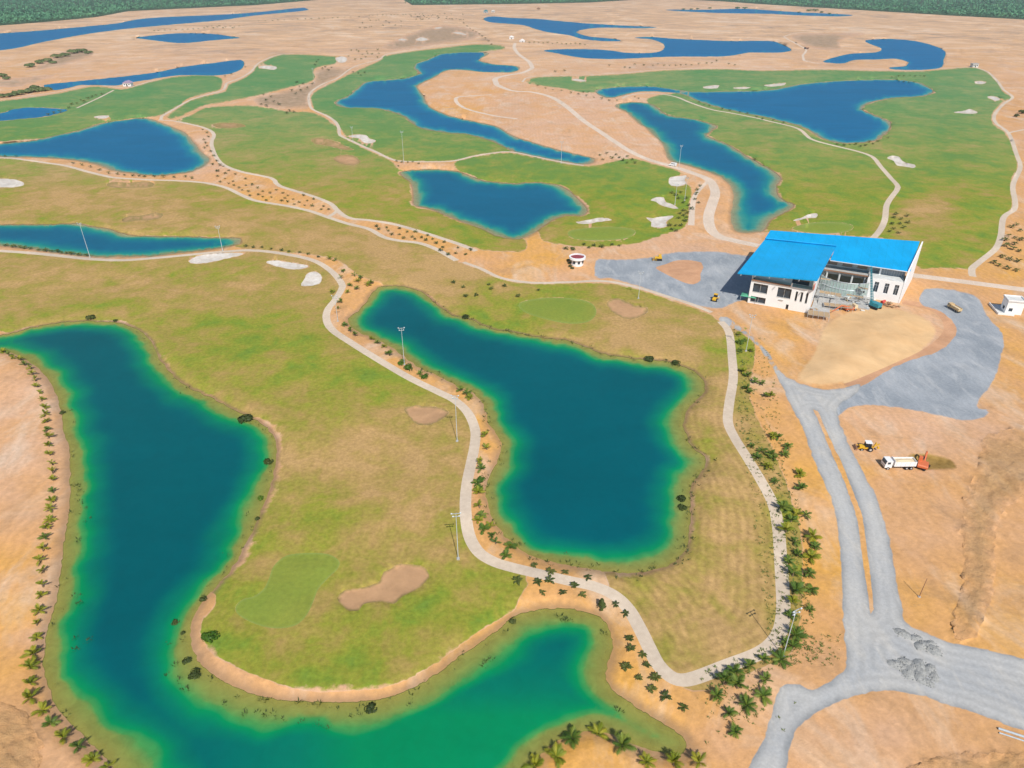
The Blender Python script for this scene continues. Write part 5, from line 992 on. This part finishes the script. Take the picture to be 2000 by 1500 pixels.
# ------------------------------------------------------------------ floodlight masts
def mast(px, py, h, label, rz=0.0, heads=4, k=1.0):
    t = thing('floodlight_mast', label, 'light mast', at(px, py), rz, 'floodlight masts'); n = 4
    MB().cyl((0, 0, -.2), (0, 0, h), .10*k, .06*k, 8).build('pole', M_LAMPW, t); MB().box((0, 0, .15), (.7, .7, .35)).build('base', M_CONC, t)
    MB().box((0, 0, h-.15), (2.3, .12, .12)).build('crossarm', M_STEEL, t); MB().box((0, 0, h-1.0), (1.7, .12, .12)).build('crossarm', M_STEEL, t)
    for i in range(heads):
        f = MB(); f.box((-1.0+(i % 2)*2.0 if i < 2 else -.7+(i % 2)*1.4, -.25, h+.1-(i//2)*.85), (.36, .26, .3), rx=.5); o = f.build('lamp_head', M_LAMPW, t)
    return t
for a in [(176,503,17,'tall pale floodlight mast in the narrow left pond\'s south bank'),(435,490,12.5,'faint floodlight mast at the right tip of the narrow left pond'),(790,713,14.5,'pale floodlight mast by the dense bush on the central lake shore'),(893,862,15.8,'floodlight mast left of the winding path beside the small brown bunker'),(895,1092,14,'floodlight mast on the big fairway where the winding path curves below'),(660,628,11,'floodlight mast at the tight path bend left of the central lake'),(1457,686,14.5,'floodlight mast among palms behind the clubhouse mound'),(1529,1283,13.5,'floodlight mast among palms at the path corner near the junction'),(1247,583,12,'floodlight mast on the grass below the grey stone yard'),(1326,327,15,'floodlight mast on the causeway beside the white van'),(1096,319,15,'floodlight mast on the south bank of the river'),(789,319,22,'tall floodlight mast at the left corner of the kidney-shaped pond'),(614,163,17,'floodlight mast beside the dark scrub patch'),(690,278,12,'floodlight mast beside the far white bunker'),(1337,392,14,'floodlight mast in the sapling clump beside the white bunkers'),(1318,400,12,'shorter floodlight mast left in the sapling clump beside the bunkers')]:
    mast(a[0], a[1], a[2], a[3], random.uniform(-.5, .5), k=1.25 if a[1] < 520 else 1.0)
t = thing('utility_pole', 'thin bare pole standing on the sand right of the gravel road', 'pole', at(1795, 1166)); MB().cyl((0, 0, -.2), (.15, 0, 5.6), .09, .06, 8).build('shaft', M_RUST, t); MB().box((0, 0, .1), (.5, .5, .25)).build('base', M_CONC, t)
# ------------------------------------------------------------------ vehicles (x forward)
def wheels(t, xs, y, r, w=.38):
    for x in xs:
        for s in (-1, 1):
            wh = MB().cyl((x, s*y-w/2, r), (x, s*y+w/2, r), r, n=14).build('wheel', M_TYRE, t); MB().cyl((x, s*(y+w/2+.01)-.02, r), (x, s*(y+w/2+.01)+.02, r), r*.5, n=10).build('hub', M_STEEL, wh)
def tipper(px, py, rz, label, cabm, bodym, loadm, sc=1.0):
    t = thing('tipper_truck', label, 'truck', at(px, py), rz, None, sc)
    MB().box((0, 0, .95), (8.6, .9, .35)).build('chassis', M_DARK, t)
    c = MB(); c.prism([(2.5, .8), (4.5, .8), (4.5, 1.9), (4.2, 3.05), (2.5, 3.05)], -1.2, 1.2); cab = c.build('cab', cabm, t)
    MB().add([(4.53, -1.05, 1.95), (4.53, 1.05, 1.95), (4.26, 1.0, 2.95), (4.26, -1.0, 2.95)], [(0, 1, 2, 3)]).build('windscreen', M_GLASS, cab)
    for s in (-1, 1): MB().box((3.55, s*1.21, 2.35), (.9, .04, .7)).build('side_window', M_GLASS, cab)
    MB().box((4.52, 0, 1.1), (.1, 2.3, .4)).build('bumper', M_STEEL, cab)
    b = MB(); b.box((-1.2, 0, 1.25), (6.2, 2.4, .12)); b.box((-1.2, -1.2, 2.0), (6.2, .1, 1.5)); b.box((-1.2, 1.2, 2.0), (6.2, .1, 1.5)); b.box((1.9, 0, 2.2), (.1, 2.4, 1.9)); b.box((-4.3, 0, 2.0), (.1, 2.4, 1.5)); bd = b.build('tipper_body', bodym, t)
    for i in range(5): 
        for s in (-1, 1): MB().box((-3.8+i*1.3, s*1.28, 2.0), (.12, .1, 1.5)).build('rib', bodym, bd)
    l = MB(); l.add([(1.8, -1.1, 2.3), (1.8, 1.1, 2.3), (-4.2, 1.1, 2.3), (-4.2, -1.1, 2.3), (.2, 0, 2.75), (-2.6, 0, 2.7)], [(0, 1, 4), (1, 2, 5, 4), (2, 3, 5), (3, 0, 4, 5)]); l.build('sand_load', loadm, bd)
    wheels(t, (3.5, -1.9, -3.2), 1.05, .52); return t
def excavator(px, py, rz, label, paint, boom=1.0, swing=0, sc=1.0):
    t = thing('excavator', label, 'excavator', at(px, py), rz, None, sc)
    for s in (-1, 1):
        m = MB(); m.prism([(-1.9, .15), (-1.6, 0), (1.6, 0), (1.9, .15), (1.9, .65), (1.6, .85), (-1.6, .85), (-1.9, .65)], s*1.15-.3, s*1.15+.3); m.build('track', M_TYRE, t)
    MB().box((0, 0, .95), (1.6, 1.5, .3)).build('turntable', M_DARK, t)
    b = MB(); b.prism([(-2.2, 1.1), (1.3, 1.1), (1.3, 1.6), (.4, 2.0), (-2.0, 2.0), (-2.3, 1.7)], -1.3, 1.3); bd = b.build('body', paint, t); bd.rotation_euler = (0, 0, swing)
    c = MB(); c.prism([(.2, 1.6), (1.4, 1.6), (1.45, 2.3), (1.2, 3.0), (.2, 3.0)], .35, 1.3); cb = c.build('cab', paint, bd); MB().box((1.36, .82, 2.4), (.06, .8, .9), ry=-.2).build('windscreen', M_GLASS, cb); MB().box((.8, 1.31, 2.4), (.9, .04, .9)).build('side_window', M_GLASS, cb)
    m = MB()
    def link(p, q, w): 
        p, q = Vector(p), Vector(q); d = q-p; m.box((p+q)/2, (d.length, .35, w), 0, -math.atan2(d.z, d.x))
    link((1.2, -.3, 1.6), (2.9*boom, -.3, 4.3*boom), .5); link((2.9*boom, -.3, 4.3*boom), (4.8*boom, -.3, 3.6*boom), .45); o = m.build('boom', paint, bd)
    m = MB(); link((4.8*boom, -.3, 3.6*boom), (5.3*boom, -.3, 1.2*boom), .32); m.build('stick', paint, bd)
    m = MB(); m.prism([(4.6*boom, .3), (5.5*boom, .5), (5.5*boom, 1.3*boom), (5.1*boom, 1.3*boom)], -.85, .25); m.build('bucket', M_DARK, bd); return t
tipper(1753, 913, R(181), 'white tipper truck with a cream sand load beside the dug pit', M_VWHITE, M_VWHITE, M_CREAM, .98)
excavator(1800, 913, R(40), 'orange-red excavator right behind the white tipper truck', M_ORG, .85, .35)
# backhoe loader
t = thing('backhoe_loader', 'small yellow and white backhoe loader on bare soil by the gravel road edge', 'loader', at(1690, 878), R(172)); 
MB().prism([(-1.6, .6), (1.9, .6), (1.9, 1.35), (.7, 1.45), (-1.6, 1.3)], -.6, .6).build('body', M_YEL, t); c = MB(); c.prism([(-1.2, 1.3), (.5, 1.3), (.4, 2.6), (-1.1, 2.6)], -.75, .75); cb = c.build('cab', M_DARK, t); MB().box((-.35, 0, 2.68), (1.8, 1.7, .14)).build('roof', M_VWHITE, cb)
b = MB(); b.prism([(2.6, .15), (3.3, .15), (3.3, .35), (2.9, 1.0), (2.6, 1.0)], -1.15, 1.15); b.build('bucket', M_RUST, t); m = MB(); [m.box((2.0, s*.8, .85), (1.7, .14, .2), ry=.15) for s in (-1, 1)]; m.build('lift_arm', M_YEL, t)
m = MB(); m.box((-2.2, 0, 1.7), (.3, .3, 2.0), ry=-.3); m.box((-2.9, 0, 1.9), (1.3, .25, .25), ry=.6); m.box((-3.3, 0, 1.0), (.5, .7, .5)); m.build('backhoe_arm', M_YEL, t); wheels(t, (1.3,), .85, .45); wheels(t, (-1.0,), .9, .7, .45)
# bulldozer on the stone yard
t = thing('bulldozer', 'yellow bulldozer at the top edge of the grey stone yard', 'bulldozer', at(1286, 508), R(170))
for s in (-1, 1): MB().prism([(-1.7, .2), (-1.4, 0), (1.4, 0), (1.8, .4), (1.5, .95), (-1.5, .95)], s*1.0-.28, s*1.0+.28).build('track', M_TYRE, t)
MB().prism([(-1.5, .7), (1.9, .7), (1.9, 1.6), (.2, 1.7), (-1.5, 1.6)], -.7, .7).build('body', M_YEL, t); c = MB().prism([(-1.3, 1.6), (.2, 1.6), (.1, 2.8), (-1.2, 2.8)], -.7, .7).build('cab', M_YEL, t); MB().box((.18, 0, 2.2), (.05, 1.1, .8)).build('windscreen', M_GLASS, c); MB().box((2.6, 0, .65), (.2, 3.2, 1.2), ry=.12).build('blade', M_YEL, t); m = MB(); [m.box((1.7, s*1.35, .5), (2.0, .15, .2)) for s in (-1, 1)]; m.build('push_arm', M_YEL, t)
def roller(px, py, rz, label, paint):
    t = thing('road_roller', label, 'roller', at(px, py), rz); MB().cyl((1.9, -1.05, .75), (1.9, 1.05, .75), .75, n=18).build('drum', M_STEEL, t); m = MB(); [m.box((1.5, s*1.15, .75), (1.9, .12, .3)) for s in (-1, 1)]; m.build('drum_frame', paint, t)
    MB().prism([(-2.4, .7), (.5, .7), (.5, 1.4), (-.9, 1.6), (-2.4, 1.4)], -.75, .75).build('body', paint, t); c = MB().prism([(-.8, 1.4), (.45, 1.4), (.35, 2.7), (-.7, 2.7)], -.7, .7).build('cab', M_DARK, t); MB().box((-.2, 0, 2.77), (1.5, 1.6, .14)).build('roof', paint, c); wheels(t, (-1.5,), .9, .72, .5); return t
roller(1397, 586, R(60), 'yellow road roller at the lower corner of the grey stone yard near the clubhouse', M_YEL)
tipper(1863, 606, R(100), 'tan tipper truck seen from behind on the right-hand stone yard', M_TAN, M_TAN, M_CREAM, .72)
# van on the causeway
t = thing('van', 'white van with dark windows on the dirt road causeway', 'van', at(1314, 324), R(150)); b = MB().prism([(-2.6, .45), (2.5, .45), (2.6, 1.1), (1.9, 1.35), (1.3, 2.15), (-2.6, 2.2)], -.95, .95).build('body', M_VWHITE, t); MB().add([(1.93, -.8, 1.38), (1.93, .8, 1.38), (1.36, .75, 2.08), (1.36, -.75, 2.08)], [(0, 1, 2, 3)]).build('windscreen', M_GLASS, b)
for s in (-1, 1): MB().box((-.4, s*.96, 1.65), (3.0, .03, .5)).build('side_window', M_GLASS, b)
wheels(t, (1.6, -1.7), .85, .36, .24)
tipper(1575, 96, R(200), 'dark tipper truck on the far pale track', M_DARK, M_RUST, M_RUST, 1.0)
# crawler crane in front of the right wing
t = thing('crawler_crane', 'teal crawler crane with lattice boom in front of the right wing', 'crane', at(1708, 602), R(120))
for s in (-1, 1): MB().prism([(-2.0, .2), (-1.7, 0), (1.7, 0), (2.0, .2), (2.0, .7), (1.7, .9), (-1.7, .9), (-2.0, .7)], s*1.3-.35, s*1.3+.35).build('track', M_TYRE, t)
MB().box((-.3, 0, 1.8), (3.6, 2.6, 1.5)).build('body', M_TEAL, t); c = MB().box((1.4, .9, 2.2), (1.2, .9, 1.7)).build('cab', M_TEAL, t); MB().box((2.02, .9, 2.4), (.04, .7, .9)).build('windscreen', M_GLASS, c)
m = MB(); b0, b1 = Vector((1.6, 0, 1.6)), Vector((6.2, 0, 16.0)); d = (b1-b0).normalized(); e = Vector((0, 1, 0)); f = d.cross(e)
ch = [(e+f)*.42, (e-f)*.42, (-e-f)*.42, (-e+f)*.42]
for o_ in ch: m.cyl(b0+o_, b1+o_*.4, .09, n=4)
for i in range(14):
    q0 = b0.lerp(b1, i/14); q1 = b0.lerp(b1, (i+1)/14); k0 = 1-.6*i/14; k1 = 1-.6*(i+1)/14
    for j in range(4): m.cyl(q0+ch[j]*k0, q1+ch[(j+1) % 4]*k1, .055, n=3)
m.build('boom', M_TEAL, t); m = MB(); m.cyl(b1, (b1.x+.2, 0, 5.0), .05, n=4); m.box((b1.x+.2, 0, 4.8), (.4, .4, .7)); m.build('hook', M_DARK, t)
# concrete pump
t = thing('concrete_pump', 'orange concrete pump with boom lowered to the left on the sand mound', 'pump', at(1660, 606), R(195)); MB().box((0, 0, 1.0), (5.0, 2.0, .7)).build('chassis', M_ORG, t); c = MB().prism([(-2.6, .8), (-1.2, .8), (-1.2, 2.5), (-2.4, 2.5), (-2.6, 1.7)], -1.05, 1.05).build('cab', M_CREAM, t); MB().box((-2.62, 0, 2.0), (.05, 1.7, .6)).build('windscreen', M_GLASS, c)
m = MB(); m.cyl((.2, 0, 1.4), (4.6, 0, 2.6), .3, .25, 6); m.cyl((4.6, 0, 2.6), (9.0, .6, .8), .25, .18, 6); m.build('boom', M_ORG, t); m = MB(); m.cyl((9.0, .6, .8), (10.2, .5, .15), .12, n=6); m.build('hose', M_RUST, t); wheels(t, (1.6, -1.8), .9, .5)
t = thing('concrete_mixer', 'small red concrete mixer at the foot of the right wing', 'mixer', at(1724, 595), R(20)); MB().cyl((-.7, 0, 1.1), (.8, 0, 1.7), .85, .45, 12).build('drum', M_REDC, t); m = MB(); m.box((0, -.6, .5), (1.8, .15, .9)); m.box((0, .6, .5), (1.8, .15, .9)); m.build('frame', M_RUST, t); wheels(t, (0,), .75, .35, .2)
# pipe lengths and heaps at the junction
t = tag(MB().cyl((0, 0, .22), (11, 0, .22), .22, n=14).build('concrete_pipe', M_PIPE), 'long pale pipe lying on sand at the bottom right edge', 'pipe'); t.location = at(1949, 1424); t.rotation_euler = (0, 0, R(-24))
t = tag(MB().cyl((0, 0, .14), (11, 0, .14), .14, n=14).build('concrete_pipe', M_PIPE), 'thinner pipe in front of the long pale pipe', 'pipe'); t.location = at(1951, 1432); t.rotation_euler = (0, 0, R(-24))
def heap_mesh(k):
    r = random.Random(k); m = MB(); n, rings = 14, 5; vs = []
    for j in range(rings):
        q = j/(rings-1)
        for i in range(n): a = 2*math.pi*i/n; rr_ = (1-q)*(1+.18*math.sin(a*2+k)+r.uniform(-.1, .1)); vs.append((rr_*math.cos(a)+.1*q, rr_*math.sin(a), .40*q**.8+r.uniform(-.04, .04)*(j > 0)-.06*(j == 0)))
    m.add(vs, [(j*n+i, j*n+(i+1) % n, (j+1)*n+(i+1) % n, (j+1)*n+i) for j in range(rings-1) for i in range(n)])
    for i in range(24):
        a = r.uniform(0, 6.28); d = r.uniform(.3, 1.15); m.box((d*math.cos(a), d*math.sin(a), max(.02, .45*(1-d))), (r.uniform(.06, .16),)*3, r.uniform(0, 3), r.uniform(0, 1))
    return m.mesh('gravel_heap', M_HEAP, True)
g = G('heap_gravel'); n = g.noise(2.5, 5, .7); c = g.ramp(n, [(.3, (.22, .225, .22)), (.7, (.42, .415, .39))]); M_HEAP = g.done(g.bsdf(c, .95, g.bump(n, .8, .15), spec=.1))
HM = [heap_mesh(i) for i in range(4)]
hp = [(1750,1298),(1768,1292),(1765,1303),(1783,1302),(1775,1310),(1795,1300),(1800,1310),(1815,1306),(1770,1317),(1795,1322),(1812,1332),(1824,1320),(1765,1238),(1790,1246),(1800,1260),(1815,1258),(1822,1268)]
for i, (x, y) in enumerate(sorted(hp, key=lambda p: p[0])):
    o = obj('gravel_heap', HM[i % 4]); o.location = at(x, y); s = random.uniform(1.1, 1.7); o.scale = (s*1.15, s*.9, s*.9); o.rotation_euler = (0, 0, random.uniform(0, 6)); tag(o, '%s low grey gravel heap from the left at the gravel road junction' % nth(i+1), 'gravel heap', 'gravel heaps at the junction')
# ------------------------------------------------------------------ air
g = G('haze_air'); pv = g.n('VolumePrincipled', Color=(.80, .90, 1.0), Density=.000075, Anisotropy=.2); g.t.links.new(pv.outputs[0], g.out.inputs['Volume'])
m = MB(); m.box((0, 17500, 56), (80000, 45000, 132)); hz = m.build('haze', g.m); hz['kind'] = 'stuff'; hz['label'] = 'thin pale haze over the whole golf course'; hz['category'] = 'haze'
